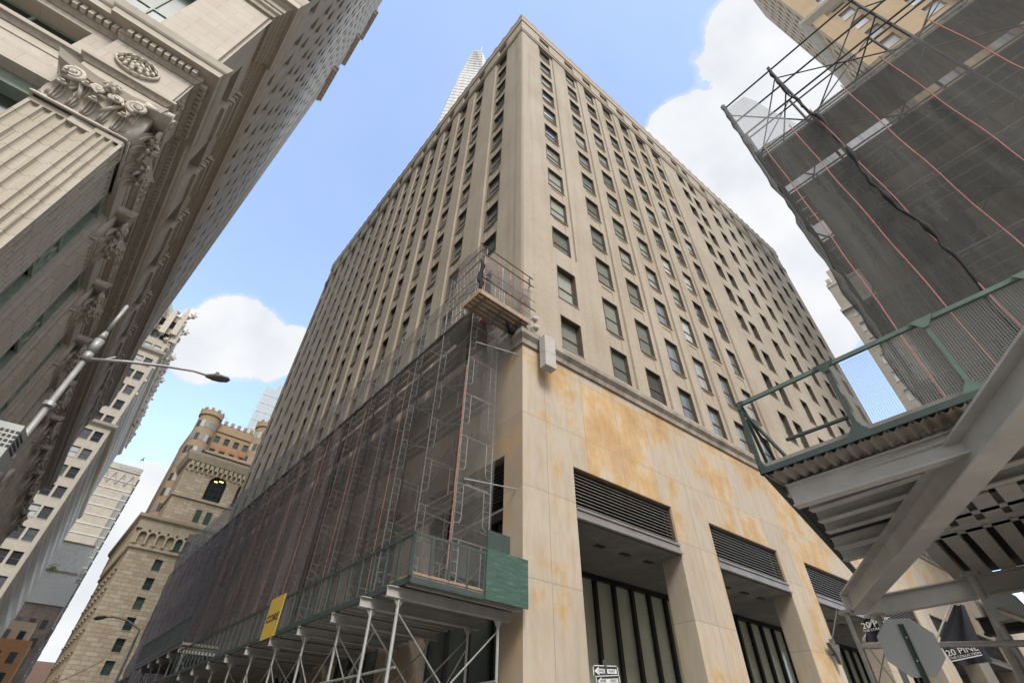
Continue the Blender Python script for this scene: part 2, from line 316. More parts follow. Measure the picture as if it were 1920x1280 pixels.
MT['alu'] = plain('sign_aluminium', (.36, .365, .345), .5, .1, c2=(.31, .315, .30), nscale=1.5)
MT['flag'] = plain('navy_flag_cloth', (.018, .02, .028), .9, c2=(.035, .036, .045), nscale=12, bmp=.3)
MT['glass_t'] = ribbed('tower_curtain_wall', (.16, .16, .15), (.24, .235, .215), 3.0)
MT['asphalt'] = plain('asphalt', (.13, .127, .12), .9, c2=(.10, .098, .094), nscale=6, bmp=.3)
MT['concrete'] = plain('sidewalk_concrete', (.46, .44, .41), .9, c2=(.38, .36, .34), nscale=1.5, bmp=.1)
MT['net_grey'] = netmat('grey_debris_net', (.20, .195, .19), .50, (.14, .138, .135))
MT['net_thin'] = netmat('thin_debris_net', (.18, .172, .16), .34, (.13, .122, .116))
MT['net_mid'] = netmat('brown_debris_net', (.17, .15, .145), .5, (.115, .10, .10))
MT['net_purple'] = netmat('purple_debris_net', (.125, .10, .102), .68, (.19, .165, .167))
MT['net_black'] = netmat('black_debris_net', (.085, .083, .077), .76, (.12, .117, .108), streak=.16)
MT['net_sheer'] = netmat('sheer_debris_net', (.45, .45, .45), .5, (.35, .35, .35), streak=.1)
def lit():
    m, t, b = nt('lit_lamp'); b.inputs['Emission Color'].default_value = (1, .8, .25, 1); b.inputs['Emission Strength'].default_value = .8; b.inputs['Base Color'].default_value = (.8, .7, .3, 1); return m
MT['lit'] = lit()
# ------------------------------------------------------------------ facades of the brick block
C0 = (0.47725, 16.19297); dR = Vector((.79543, .60605, 0)); dL = Vector((-.64805, .7616, 0)); oR = Vector((.60605, -.79543, 0)); oL = Vector((-.7616, -.64805, 0))
FR = Fr(C0, dR, oR); FL = Fr(C0, dL, oL)
MAXW = 100
def windows(root, lst, pane, frame, sill, topn=MAXW, parts=True, rail=True, fw=.075, sillmat=True, mull=0, name='window', liner=False):
    """every window a part with its pane and sill; past the 100 that show largest, one part of kind stuff"""
    def size(w):
        F, u0, u1, z0, z1, o = w[:6]; q = F.p((u0 + u1) / 2, o, (z0 + z1) / 2) - CAM; c = abs(q.normalized().dot(F.o)); e = q.normalized()
        hid = 1 if e.dot(FW) > .35 else .02
        return -(u1 - u0) * (z1 - z0) * (c + .05) / q.length_squared * hid
    lst = sorted(lst, key=size)
    def fr(mb, w):
        F, u0, u1, z0, z1, o = w[:6]
        for a, b, c, d in ((u0, u1, z1 - fw, z1), (u0, u1, z0, z0 + fw), (u0, u0 + fw, z0 + fw, z1 - fw), (u1 - fw, u1, z0 + fw, z1 - fw)): mb.box(F, a, b, o, o + .07, c, d)
        zm = z0 + (z1 - z0) * .47
        if liner:
            so = (w[6] if len(w) > 6 else .03) - .03
            for a, b, c, d in ((u0 + .002, u0 + .05, z0, z1), (u1 - .05, u1 - .002, z0, z1), (u0 + .05, u1 - .05, z1 - .05, z1 - .002)): mb.box(F, a, b, o + .07, so, c, d)
        if rail: mb.box(F, u0 + fw, u1 - fw, o + .005, o + .055, zm - .045, zm + .045)
        for k in range(mull): um = u0 + (u1 - u0) * (k + 1) / (mull + 1); mb.box(F, um - .04, um + .04, o + .003, o + .06, z0 + fw, z1 - fw)
    def pn(mb, w):
        F, u0, u1, z0, z1, o = w[:6]; mb.quad(F.p(u0, o + .012, z0), F.p(u1, o + .012, z0), F.p(u1, o + .012, z1), F.p(u0, o + .012, z1))
    def sl(mb, w):
        F, u0, u1, z0, z1, o = w[:6]; so = w[6] if len(w) > 6 else .05; mb.box(F, u0 - .04, u1 + .04, o, so, z0 - .09, z0 - .002)
    for w in lst[:topn]:
        if parts:
            a = MB(); fr(a, w); f = a.build(name, frame, root)
            a = MB(); pn(a, w); a.build('pane', pane, f)
            if sillmat: a = MB(); sl(a, w); a.build('sill', sill, f)
        else:
            a = MB(); pn(a, w); a.m = 1
            if sillmat: sl(a, w)
            a.build(name, [pane, sill], root)
    rest = lst[topn:]
    if rest:
        a = MB()
        for w in rest:
            a.m = 0; pn(a, w)
            a.m = 1
            if parts: fr(a, w)
            if sillmat: a.m = 2; sl(a, w)
        o = a.build('far_windows', [pane, frame, sill], root); o['kind'] = 'stuff'
mb_root = thing('brick_building', 'tall pale brick office block with stained sandstone base, its corner facing the crossing', 'building', (C0[0], C0[1], 0))
TOPS = [19.6, 23.7, 27.75, 31.45, 35.25, 39.05, 42.8, 46.55, 50.3, 54.05, 57.8, 61.4]; HTS = [2.3, 2.75, 2.5] + [2.35] * 8 + [2.1]
colR = [(2.55, 4.05, 1)] + [(6.45 + 2.985 * k, 7.85 + 2.985 * k, 2) for k in range(6)] + [(u, u + 1.42, 0) for u in (26.35, 28.65, 32.85, 36.5, 40.15, 43.85, 47.6, 51.4)]
colL = [(2.67, 4.07, 1)] + [(6.74 + 3.13 * k, 7.94 + 3.13 * k, 2) for k in range(14)]
def facade(F, cols, ulen, z0):
    wins = []; us = [0, ulen]; zs = [z0, 66.2, 62.75, 65.2]
    for a, b, k in cols:
        us += [a, b] + ([a - .25, b + .36, a + .2, b - .2] if k else [])
    for t, h in zip(TOPS, HTS): zs += [t, t - h, t + .3, t + 1.15]
    def fn(u, z):
        for a, b, k in cols:
            lo, hi = (a - .25, b + .36) if k else (a, b)
            if lo < u < hi:
                inw = a < u < b
                if inw:
                    for t, h in zip(TOPS, HTS):
                        if t - h < z < t: return None
                if 62.75 < z < 65.2: return -.22 if inw else 0
                if z > 61.6 or k == 0: return 0
                if k == 1 and z < 25.4: return 0
                if k == 2 and z < 17.0: return 0
                if inw and a + .2 < u < b - .2:
                    for t in TOPS:
                        if t + .3 < z < t + 1.15 and z < 60: return -.2
                return -.16
        return 0
    m = MB(); m.relief(F, us, zs, fn, -.38); m.build('brick_wall', MT['brick'], mb_root)
    for a, b, k in cols:
        for i, (t, h) in enumerate(zip(TOPS, HTS)):
            wins.append((F, a, b, t - h, t, -.36, (-.1 if (k and not (k == 1 and i < 2)) else .03)))
    return wins
W = facade(FR, colR, 54.5, 16.8) + facade(FL, colL, 49.4, 16.8)
windows(mb_root, W, MT['pane'], MT['frame'], MT['sill'], liner=True)
m = MB()
for F in (FR, FL): m.box(F, .06, .62, .004, .045, 16.9, 61.6)
m.build('corner_strip', MT['brick_edge'], mb_root)
PATH = [FR.p(54.5, 0, 0), FR.p(0, 0, 0), FL.p(49.4, 0, 0)]
m = MB(); m.sweep(PATH, [(-.1, 61.75), (.1, 61.75), (.1, 61.95), (.05, 62.0), (.05, 62.35), (.12, 62.4), (.12, 62.55), (-.1, 62.6)], -1); m.build('frieze_band', MT['carved'], mb_root)
m = MB(); m.sweep(PATH, [(-.1, 65.6), (.08, 65.6), (.12, 65.9), (.10, 66.6), (.15, 66.8), (.17, 67.1), (.1, 67.15), (.1, 67.45), (-.5, 67.45)], -1); m.build('parapet', MT['carved'], mb_root)
m = MB(); rr = random.Random(3)
for F, n, L in ((FR, 37, 54.5), (FL, 33, 49.4)):
    for i in range(n):
        u = .3 + i * (L - .8) / (n - 1); h = .35 + .25 * rr.random(); w = .3 + .1 * rr.random()
        m.prism(F, [(u - w, 67.4), (u + w, 67.4), (u + w * .8, 67.4 + h * .6), (u, 67.4 + h), (u - w * .8, 67.4 + h * .6)], -.2, .12)
m.build('parapet_crest', MT['carved'], mb_root)
far = FR.p(54.5, 0, 0) + dL * 49; q = [FR.p(0, -.1, 0), FR.p(54.5, -.1, 0), far, FL.p(49.4, -.1, 0)]
m = MB(); m.poly([Vector((p.x, p.y, 67.0)) for p in q]); m.quad(FR.p(54.5, 0, 0), far, far + Vector((0, 0, 67)), FR.p(54.5, 0, 67)); m.quad(FL.p(49.4, 0, 0), far, far + Vector((0, 0, 67)), FL.p(49.4, 0, 67)); m.build('roof', MT['trim'], mb_root)
# podium
OPN = [(2.63 + 9.08 * k, 8.84 + 9.08 * k) for k in range(6)]
m = MB(); us = [0, 54.5]
for a, b in OPN: us += [a, min(b, 54.5)]
m.relief(FR, us, [0, 10.88, 16.1], lambda u, z: None if z < 10.88 and any(a < u < b for a, b in OPN) else 0, -1.02)
pe = 0
for a, b in OPN + [(54.5, 55)]:
    m.box(FR, pe + .01, a - .01, -1.06, -1.0, 0, 10.9); pe = b
m.build('stone_base', MT['podium'], mb_root)
OPL = [(1.06 + 7.7 * k, 6.4 + 7.7 * k) for k in range(6)]
m = MB(); us = [0, 49.4]
for a, b in OPL: us += [a, b]
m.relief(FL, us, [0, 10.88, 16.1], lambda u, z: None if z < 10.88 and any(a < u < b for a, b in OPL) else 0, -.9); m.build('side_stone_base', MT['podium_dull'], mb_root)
m = MB(); m.sweep(PATH, [(-.1, 16.06), (.1, 16.06), (.14, 16.3), (.3, 16.5), (.32, 16.72), (.18, 16.86), (-.1, 16.9)], -1); m.build('base_cornice', MT['trim'], mb_root)
m = MB(); m.sweep(PATH, [(-.05, 16.9), (.1, 16.9), (.1, 17.1), (-.05, 17.14)], -1); m.build('water_table', MT['brick_edge'], mb_root)
m = MB(); m.box(FR, 0, 54.5, -4.7, -.12, 8.72, 8.82); cl = m.build('arcade_ceiling', MT['soffit'], mb_root)
for a, b in OPN:
    for i in range(4):
        u = a + .9 + i * 1.55; m = MB(); m.box(FR, u, u + .5, -1.6, -1.35, 8.69, 8.725); m.build('ceiling_vent', MT['black'], cl)
for k, (a, b) in enumerate(OPN):
    b = min(b, 54.4)
    m = MB(); m.box(FR, a, b, -.62, -.5, 9.2, 10.86); m.build('louvre_back', MT['dark_void'], mb_root)
    m = MB(); n = 11
    for i in range(n):
        z = 9.24 + i * .143
        m.hexa([FR.p(a + .06, -.18, z), FR.p(b - .06, -.18, z), FR.p(b - .06, -.34, z + .075), FR.p(a + .06, -.34, z + .075), FR.p(a + .06, -.18, z + .02), FR.p(b - .06, -.18, z + .02), FR.p(b - .06, -.34, z + .095), FR.p(a + .06, -.34, z + .095)])
    m.build('louvre', MT['slat'], mb_root)
    m = MB(); m.box(FR, a, a + .05, -.4, -.1, 9.2, 10.86); m.box(FR, b - .05, b, -.4, -.1, 9.2, 10.86); m.box(FR, a + .05, b - .05, -.4, -.1, 10.8, 10.86); m.build('louvre_frame', MT['frame'], mb_root)
    m = MB(); m.box(FR, a + .003, b - .003, -1.2, .02, 8.78, 9.16); m.box(FR, a - .02, b + .02, .02, .11, 8.74, 8.82); m.box(FR, a + .003, b - .003, .02, .07, 9.1, 9.19); m.build('lintel_channel', MT['channel'], mb_root)
    g = MB(); f = MB(); u = a - 1.2
    while u < a + 7.8:
        g.quad(FR.p(u, -4.5, 0), FR.p(u + 1.28, -4.5, 0), FR.p(u + 1.28, -4.5, 8.7), FR.p(u, -4.5, 8.7)); f.box(FR, u - .09, u + .09, -4.49, -4.3, 0, 8.6); u += 1.297
    f.box(FR, a - 1.2, a + 7.8, -4.49, -4.28, 8.5, 8.71)
    gl = g.build('lobby_window', MT['lobby_glass'], mb_root); f.build('mullion', MT['black'], gl)
for k, (a, b) in enumerate(OPL):
    g = MB(); g.quad(FL.p(a, -.85, 0), FL.p(b, -.85, 0), FL.p(b, -.85, 10.9), FL.p(a, -.85, 10.9)); gl = g.build('side_window', MT['pane_dark'], mb_root)
    f = MB(); n = 4
    for i in range(n + 1): u = a + .06 + (b - a - .12) * i / n; f.box(FL, u - .06, u + .06, -.84, -.7, 0, 8.9)
    f.box(FL, a, b, -.84, -.6, 8.7, 9.15); f.build('mullion', MT['black'], gl)
    m = MB()
    for i in range(11):
        z = 9.24 + i * .143; m.hexa([FL.p(a + .05, -.2, z), FL.p(b - .05, -.2, z), FL.p(b - .05, -.36, z + .075), FL.p(a + .05, -.36, z + .075), FL.p(a + .05, -.2, z + .02), FL.p(b - .05, -.2, z + .02), FL.p(b - .05, -.36, z + .095), FL.p(a + .05, -.36, z + .095)])
    m.build('side_louvre', MT['steel_dark'], mb_root)
es = thing('cream_stone_building', 'low cream stone building beyond the end of the sandstone base, low at the right edge', 'building', FR.p(58, 0, 0))
m = MB(); us = [56, 110]; wc = [(58 + 4.2 * k, 59.8 + 4.2 * k) for k in range(12)]
for a, b in wc: us += [a, b]
m.relief(FR, us, [0, 4.5, 7, 9.5, 12, 15], lambda u, z: None if (4.5 < z < 7 or 9.5 < z < 12) and any(a < u < b for a, b in wc) else .3, -.1); m.box(FR, 56, 110, -10, -.12, 0, 14.9); m.build('wall', MT['gothic'], es)
windows(es, [(FR, a, b, z, z + 2.5, -.08) for a, b in wc for z in (4.5, 9.5)], MT['pane_dark'], MT['frame'], MT['gothic'], parts=False)
m = MB()
for k in range(20): m.box(FR, 55.9, 56.7 + .5 * (k % 2), .29, .42, .7 * k + .02, .7 * k + .66)
m.build('quoin', MT['gothic'], es)
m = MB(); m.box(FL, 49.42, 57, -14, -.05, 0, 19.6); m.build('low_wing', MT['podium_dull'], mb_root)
# fixtures on the corner
m = MB(); m.box(FR, .72, 1.34, .34, .72, 14.8, 16.55); bx = m.build('light_box', MT['offwhite'], None, loc=FR.p(1.06, .5, 14.75)); tag(bx, 'pale rectangular box hung over the stone cornice at the building corner', 'light box')
m = MB(); m.box(FR, .74, 1.32, .345, .38, 16.551, 16.75); m.box(FR, .9, .96, .1, .34, 16.3, 16.5); m.box(FR, .715, 1.345, .35, .725, 15.6, 15.63); m.build('bracket', MT['galv'], bx)
for i, (u, z, lab) in enumerate(((.36, 17.55, 'upper small white floodlight on the corner bracket above the cornice'), (.42, 17.02, 'lower small white floodlight just above the stone cornice corner'))):
    fl = thing('floodlight', lab, 'floodlight', FR.p(u, .3, z), 'small floodlights at the corner')
    m = MB(); m.chain([FR.p(u - .1, .42, z + .02), FR.p(u, .42, z), FR.p(u + .14, .42, z - .02)], [.05, .14, .17], 10); m.build('lamp_housing', MT['offwhite'], fl)
    m = MB(); m.tube(FR.p(u, .0, z + .1), FR.p(u, .42, z + .1), .025); m.build('bracket', MT['galv'], fl)
u, z = FR.hit(1563, 1205, .25); sc = thing('wall_sconce', 'dark flaring torch shaped sconce on a sandstone pier', 'wall lamp', FR.p(u, 0, z))
u0, z0 = FR.hit(1568, 1243, .25); u1, z1 = FR.hit(1560, 1207, .25)
m = MB(); zt, zb = z1, z0
m.prism(FR, [(u1 - .55, zt), (u1 + .5, zt + .02), (u1 + .38, zt - .25), (u1 + .22, (zt + zb) / 2), (u1 + .16, zb), (u1 - .02, zb), (u1 - .12, (zt + zb) / 2)], .2, .36); m.prism(FR, [(u1 - .1, zt), (u1 + .12, zt), (u1 + .1, zt + .22), (u1 - .06, zt + .22)], .2, .38); m.build('shade', MT['lamp_dark'], sc)
m = MB(); m.tube(FR.p(u1, .28, zt + .1), FR.p(u1 + .5, .9, zt + 1.5), .035); m.tube(FR.p(u1 + .2, 0, zt - .4), FR.p(u1 + .2, .25, zt - .4), .05); m.build('arm', MT['lamp_dark'], sc)
# ------------------------------------------------------------------ ornate corner building (left)
CB = (-10.907, 6.3863); FS = Fr(CB, (-.65869, .75241), (.75241, .65869)); FN = Fr(CB, (-.79335, -.60876), (.60876, -.79335))
ob = thing('ornate_building', 'tall limestone corner building with fluted pilasters, carved capitals and deep cornices', 'building', (CB[0], CB[1], 0))
LS, LN = 43.5, 14.0
def path(o=0, ress=.16, sp=(4.5,)):
    """plan line from the far street end round the corner pavilion to the far end of the near face"""
    return [FS.p(LS, o - ress, 0), FS.p(2.4, o - ress, 0), FS.p(2.4, o, 0)] + [Cm(o)] + [FN.p(2.25, o, 0), FN.p(2.25, o - ress, 0), FN.p(LN, o - ress, 0)]
def Cm(o):
    mt = (FS.o + FN.o) / (1 + FS.o.dot(FN.o)); return FS.P + mt * o
PIL = [4.55 + 4.5 * k for k in range(9)]; PW = 1.55
# giant order: opening walls
m = MB()
for k in range(-1, 9):
    a = 2.2 if k < 0 else PIL[k] + PW; b = PIL[k + 1] if k < 8 else LS
    m.box(FS, a - .3, b + .3, -.75, -.62, 0, 15.7); m.box(FS, a - .02, a + .1, -.62, -.2, 0, 15.9); m.box(FS, b - .22, b + .02, -.62, -.2, 0, 15.9); m.box(FS, b - .34, b - .22, -.62, -.3, 0, 15.6); m.box(FS, a, b, -.62, -.16, 15.55, 16.25)
m.box(FN, 2.1, LN, -1.3, -1.2, 0, 15.7); m.box(FN, 2.1, LN, -1.2, -.2, 15.55, 16.25)
for a in [0] + PIL: m.box(FS, a + .1, a + 2, -1.25, -.5, 14.3, 16.25)
m.box(FN, .6, 2.15, -1.25, -.5, 14.3, 16.25)
m.build('recessed_wall', MT['lime'], ob)
def fluted(F, u0, u1, z0, z1, o=0.0, back=-.6, corner=False):
    m = MB(); n = max(3, round((u1 - u0 - .1) / .245)); w = (u1 - u0 - .1) / n; pr = [(u0, o)] if corner else [(u0, back), (u0, o)]
    for i in range(n):
        a = u0 + .05 + i * w + .03; r = (w - .06) / 2
        for k in range(7): t = math.pi * k / 6; pr.append((a + r - r * math.cos(t), o - .085 * math.sin(t)))
    pr += [(u1, o), (u1, back)]
    zt = z1 - .18
    pts = [F.p(u, q, z0) for u, q in pr] + [F.p(u, q, zt) for u, q in pr]; k = len(pr)
    m.add(pts, [(i, i + 1, k + i + 1, k + i) for i in range(k - 1)])
    if corner: m.box(F, u0 + .03, u1, o - .3, o, zt, z1); m.box(F, u0 + .12, u1, o - .3, o - .1, z0, zt)
    else: m.box(F, u0, u1, back, o, zt, z1)
    return m
# corner pilaster: main part on the near face and street face, projecting a little at the corner
for F, a, b, o in ((FN, 0, .7, 0), (FN, .7, 2.13, -.07), (FS, 0, .7, 0), (FS, .7, 2.2, -.07)):
    fluted(F, a, b, 2.5, 14.55, o, corner=(a == 0)).build('pilaster_shaft', MT['lime_shaft'], ob)
for a in PIL: fluted(FS, a, a + PW, 2.5, 14.55, -.05).build('pilaster_shaft', MT['lime_shaft'], ob)
# capitals
def leaf(m, F, u, o, z, w, h, out):
    rows = []
    for j in range(6):
        t = j / 5; zz = z + h * (1.12 * t - .25 * max(0, t - .7) / .3 * t); oo = o + out * (t ** 2.2) * 1.0 + (.0 if t < .9 else -.02); ww = w * (.5 + .75 * math.sin(math.pi * min(1, t * .8 + .12)) - .25 * t) * .5
        if j == 5: zz -= h * .12; oo += out * .25
        rows.append([F.p(u + ww * x, oo - .05 * abs(x) + (.02 if x == 0 else 0), zz - .03 * abs(x)) for x in (-1, -.55, 0, .55, 1)])
    k = 5; m.add([p for r_ in rows for p in r_], [(i * k + x, i * k + x + 1, (i + 1) * k + x + 1, (i + 1) * k + x) for i in range(5) for x in range(4)])
    for x in (-.55, 0, .55): m.chain([rows[j][2] + (rows[j][4] - rows[j][0]) * .25 * x for j in range(6)], [.03, .035, .035, .03, .03, .02], 4)
    m.ball(rows[5][2] - F.o * .03, w * .085, 6, 4)
    m.chain([rows[5][0].lerp(rows[5][4], x) - Vector((0, 0, .02)) for x in (.1, .5, .9)], [.03, .05, .03], 5)
def volute(m, F, u, o, z, r, sgn):
    pts = []
    for i in range(26):
        t = i / 25; a = 1.2 + t * 4.2 * math.pi; q = r * (1 - .82 * t); pts.append(F.p(u + sgn * q * math.cos(a), o + .05 + .05 * t, z - q * math.sin(a)))
    m.chain(pts, [.075 - .045 * i / 25 for i in range(26)], 5); m.ball(F.p(u, o + .08, z), r * .3, 6, 4)
    m.chain([F.p(u - sgn * .5, o - .02, z - .75), F.p(u - sgn * .36, o, z - .35), F.p(u - sgn * .1, o + .03, z + r * .98), F.p(u + sgn * r * .4, o + .05, z + r * 1.0)], [.05, .06, .07, .06], 5)
def rosette(m, F, u, o, z, r, n=6):
    for i in range(n):
        a = 6.283 * i / n; m.chain([F.p(u, o, z), F.p(u + .5 * r * math.cos(a), o + .1, z + .5 * r * math.sin(a)), F.p(u + r * math.cos(a), o + .02, z + r * math.sin(a))], [.05, r * .3, r * .1], 5)
    m.ball(F.p(u, o + .1, z), r * .28, 6, 4)
def capital(F, u0, u1, zb, zt, o, nl=3):
    m = MB(); w = u1 - u0; h = zt - zb
    m.box(F, u0 + .03, u1 - .03, o - .45, o - .02, zb, zt - .25)
    m.box(F, u0 - .05, u1 + .05, o - .45, o + .045, zb, zb + .05); m.box(F, u0 - .02, u1 + .02, o - .45, o + .03, zb + .055, zb + .09)
    lw = w / nl
    for i in range(nl): leaf(m, F, u0 + lw * (i + .5), o + .02, zb + .12, lw * .8, h * .36, .3)
    for i in range(1, nl): leaf(m, F, u0 + lw * i, o, zb + .2, lw * .85, h * .6, .34)
    for u in (u0 + .2, u1 - .2): leaf(m, F, u, o, zb + .22, lw * .42, h * .6, .36)
    for s, u in ((1, u0 + .16), (-1, u1 - .16)): volute(m, F, u + s * .12, o + .22, zt - .5, .26, -s)
    if nl > 2:
        for s, u in ((1, u0 + w / 2 - .2), (-1, u0 + w / 2 + .2)): volute(m, F, u, o + .1, zt - .48, .17, s)
    n = 12; fr_ = []; bk = []
    for zz, g in ((zt - .24, 0), (zt - .14, .05), (zt - .13, .03), (zt, .1)):
        fr_.append([F.p(u0 - .2 - g + (w + .4 + 2 * g) * i / n, o + .36 + g - .28 * math.sin(math.pi * i / n), zz) for i in range(n + 1)])
    for r1, r2 in zip(fr_, fr_[1:]):
        m.add(r1 + r2, [(i, i + 1, n + 2 + i, n + 1 + i) for i in range(n)])
    lo = fr_[0]; m.add(lo + [F.p(u0 - .1, o - .45, zt - .24), F.p(u1 + .1, o - .45, zt - .24)], [tuple(range(n + 1)) + (n + 2, n + 1)])
    for r1, r2 in zip(fr_, fr_[1:]):
        for e, u in ((0, u0 - .2), (n, u1 + .2)): m.add([r1[e], r2[e], F.p(u, o - .45, zt), F.p(u, o - .45, zt - .24)], [(0, 1, 2, 3)])
    rosette(m, F, u0 + w / 2, o + .2, zt - .16, .24)
    return m
kk = capital(FN, .05, 2.15, 14.58, 16.25, .02, 3)
kk.plan([(p.x, p.y) for p in (Cm(.42), FN.p(.3, .32, 0), FN.p(.5, -.4, 0), FS.p(.5, -.4, 0), FS.p(.3, .32, 0))], 16.0, 16.24); kk.plan([(p.x, p.y) for p in (Cm(.03), FN.p(.5, .03, 0), FN.p(.5, -.4, 0), FS.p(.5, -.4, 0), FS.p(.5, .03, 0))], 14.6, 16.0)
kk.build('capital', MT['lime_trim'], ob, True)
capital(FS, .05, 2.2, 14.58, 16.25, .02, 3).build('capital', MT['lime_trim'], ob, True)
for a in PIL: capital(FS, a, a + PW, 14.58, 16.25, -.05, 3).build('capital', MT['lime_trim'], ob, True)
# architrave, carved band, frieze, dentils, cornice
Z = lambda pr, dz=0: [(o, z + dz) for o, z in pr]
P0 = path()
m = MB(); m.sweep(P0, [(-.6, 16.2), (-.12, 16.2), (-.12, 16.38), (-.12, 16.4), (-.09, 16.3), (-.09, 16.6), (-.06, 16.62), (-.06, 16.92), (-.6, 16.93)], -1); m.build('architrave', MT['lime_trim'], ob)
m = MB(); m.sweep(P0, [(-.3, 16.93), (-.03, 16.93), (.0, 16.98), (.06, 17.1), (-.3, 17.11)], -1); m.build('carved_band', MT['carved'], ob)
m = MB(); m.sweep(P0, [(-.3, 17.11), (.12, 17.11), (.13, 17.17), (.03, 17.2), (-.3, 17.21)], -1); m.build('band_fillet', MT['lime_trim'], ob)
fw_ = [(2.85 + 4.5 * k, 4.3 + 4.5 * k) for k in range(9)]
mS = MB(); us = [0, 2.4, LS]; zs = [17.2, 17.5, 18.55, 18.82]
for a, b in fw_: us += [a, b]
mS.relief(FS, us, zs, lambda u, z: None if 17.5 < z < 18.55 and any(a < u < b for a, b in fw_) else (-.06 if u < 2.4 else -.22), -.8)
us = [0, 2.25, 2.8, 5.6, 6.6, 9.4, LN]; mS.relief(FN, us, zs, lambda u, z: None if 17.5 < z < 18.55 and (2.8 < u < 5.6 or 6.6 < u < 9.4) else (-.06 if u < 2.25 else -.22), -.8)
mS.build('frieze_wall', MT['lime'], ob)
windows(ob, [(FS, a, b, 17.5, 18.55, -.8) for a, b in fw_] + [(FN, a, b, 17.5, 18.55, -.8) for a, b in ((2.8, 5.6), (6.6, 9.4))], MT['pane_dark'], MT['bronze'], MT['bronze'], rail=False, sillmat=False, mull=1)
m = MB(); rr = random.Random(2)
ring = []
for i in range(25): a = 6.283 * i / 24; ring.append(FN.p(1.32 + .56 * math.cos(a), .0, 18.0 + .44 * math.sin(a)))
m.chain(ring, .045, 5)
for rad, n, s in ((.38, 14, .075), (.24, 9, .085), (.1, 5, .08)):
    for i in range(n):
        a = 6.283 * i / n + rad * 9; c = FN.p(1.32 + rad * 1.2 * math.cos(a), .03, 18.0 + rad * .95 * math.sin(a)); m.chain([c - FN.o * .05, c + FN.o * .05 + Vector((0, 0, .03)), c + FN.d * .07 * math.cos(a) + Vector((0, 0, .07 * math.sin(a)))], [s * .6, s, s * .3], 5)
m.build('rosette', MT['lime_trim'], ob, True)
for k in range(9):                                             # carved cartouches on the street frieze
    m = MB(); c = (.95 if k == 0 else PIL[k - 1] + .75)
    for i in range(26): u = c + rr.uniform(-.55, .55); z = 18.0 + rr.uniform(-.38, .38); m.ball(FS.p(u, (-.04 if k == 0 else -.2), z), rr.uniform(.05, .12), 5, 4)
    m.build('cartouche', MT['lime_trim'], ob, True)
m = MB(); m.sweep(P0, [(-.3, 18.8), (-.02, 18.8), (.02, 18.86), (.1, 18.95), (-.3, 18.97)], -1); m.build('egg_band', MT['carved'], ob)
m = MB()
def dent(F, a, b, o, z0, z1, d, step=.21, w=.135):
    u = a
    while u + w < b: m.box(F, u, u + w, o - .3, o + d, z0, z1); u += step
dent(FS, .05, 2.5, .12, 18.98, 19.2, .16); dent(FS, 2.5, LS, -.04, 18.98, 19.2, .16); dent(FN, .1, 2.3, .12, 18.98, 19.2, .16); dent(FN, 2.4, LN, -.04, 18.98, 19.2, .16)
m.build('dentil_course', MT['lime_trim'], ob)
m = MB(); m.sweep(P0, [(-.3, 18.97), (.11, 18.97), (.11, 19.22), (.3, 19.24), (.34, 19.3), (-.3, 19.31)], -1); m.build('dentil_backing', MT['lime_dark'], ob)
m = MB(); m.sweep(P0, [(-.3, 19.26), (.46, 19.26), (.46, 19.32), (.48, 19.52), (.52, 19.54), (.56, 19.6), (.6, 19.75), (.63, 19.86), (.58, 19.9), (-.3, 20.0)], -1); m.build('lower_cornice', MT['lime_trim'], ob)
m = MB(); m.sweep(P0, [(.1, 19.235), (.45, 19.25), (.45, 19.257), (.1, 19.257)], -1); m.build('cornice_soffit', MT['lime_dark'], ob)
# attic storey
aw = [(2.15 + 4.5 * k, 4.3 + 4.5 * k) for k in range(9)]
m = MB(); us = [0, LS]; zs = [19.95, 20.4, 25.2, 26.7]
for a, b in aw: us += [a, b]
m.relief(FS, us, zs, lambda u, z: None if 20.4 < z < 25.2 and any(a < u < b for a, b in aw) else -.12, -.75)
m.relief(FN, [0, 2.1, 4.6, 6.6, 9.1, LN], zs, lambda u, z: None if 20.4 < z < 25.2 and (2.1 < u < 4.6 or 6.6 < u < 9.1) else -.12, -.75)
m.build('attic_wall', MT['lime'], ob)
windows(ob, [(FS, a, b, 20.4, 25.2, -.75) for a, b in aw] + [(FN, a, b, 20.4, 25.2, -.75) for a, b in ((2.1, 4.6), (6.6, 9.1))], MT['pane_dark'], MT['bronze'], MT['bronze'], fw=.18, sillmat=False, mull=2)
for k in range(9):                                             # small corbel capitals between the attic windows
    m = MB(); u = 4.35 + 4.5 * k
    m.box(FS, u, u + 2.1, -.12, .02, 24.7, 26.7)
    for i, (z, g) in enumerate(((25.25, .03), (25.45, .1), (25.95, .06), (26.2, .15))): m.box(FS, u - g, u + 2.1 + g, -.1, .04 + g, z, z + .14)
    m.build('attic_capital', MT['lime_trim'], ob)
m = MB(); PP = path(-.06, .12)
m.sweep(PP, [(-.3, 26.55), (.06, 26.55), (.1, 26.75), (.2, 26.85), (.2, 27.05), (.26, 27.1), (.26, 27.45), (.4, 27.6), (.42, 27.7), (-.3, 27.72)], -1); m.build('bed_moulding', MT['carved'], ob)
m = MB(); m.sweep(PP, [(-.3, 27.72), (.58, 27.72), (.6, 28.1), (.64, 28.2), (.7, 28.5), (.74, 28.75), (.66, 28.82), (-.6, 29.0)], -1); m.build('upper_cornice', MT['lime_trim'], ob)
m = MB(); m.sweep(PP, [(.4, 27.69), (.57, 27.7), (.57, 27.715), (.4, 27.715)], -1); m.build('upper_soffit', MT['lime_dark'], ob)
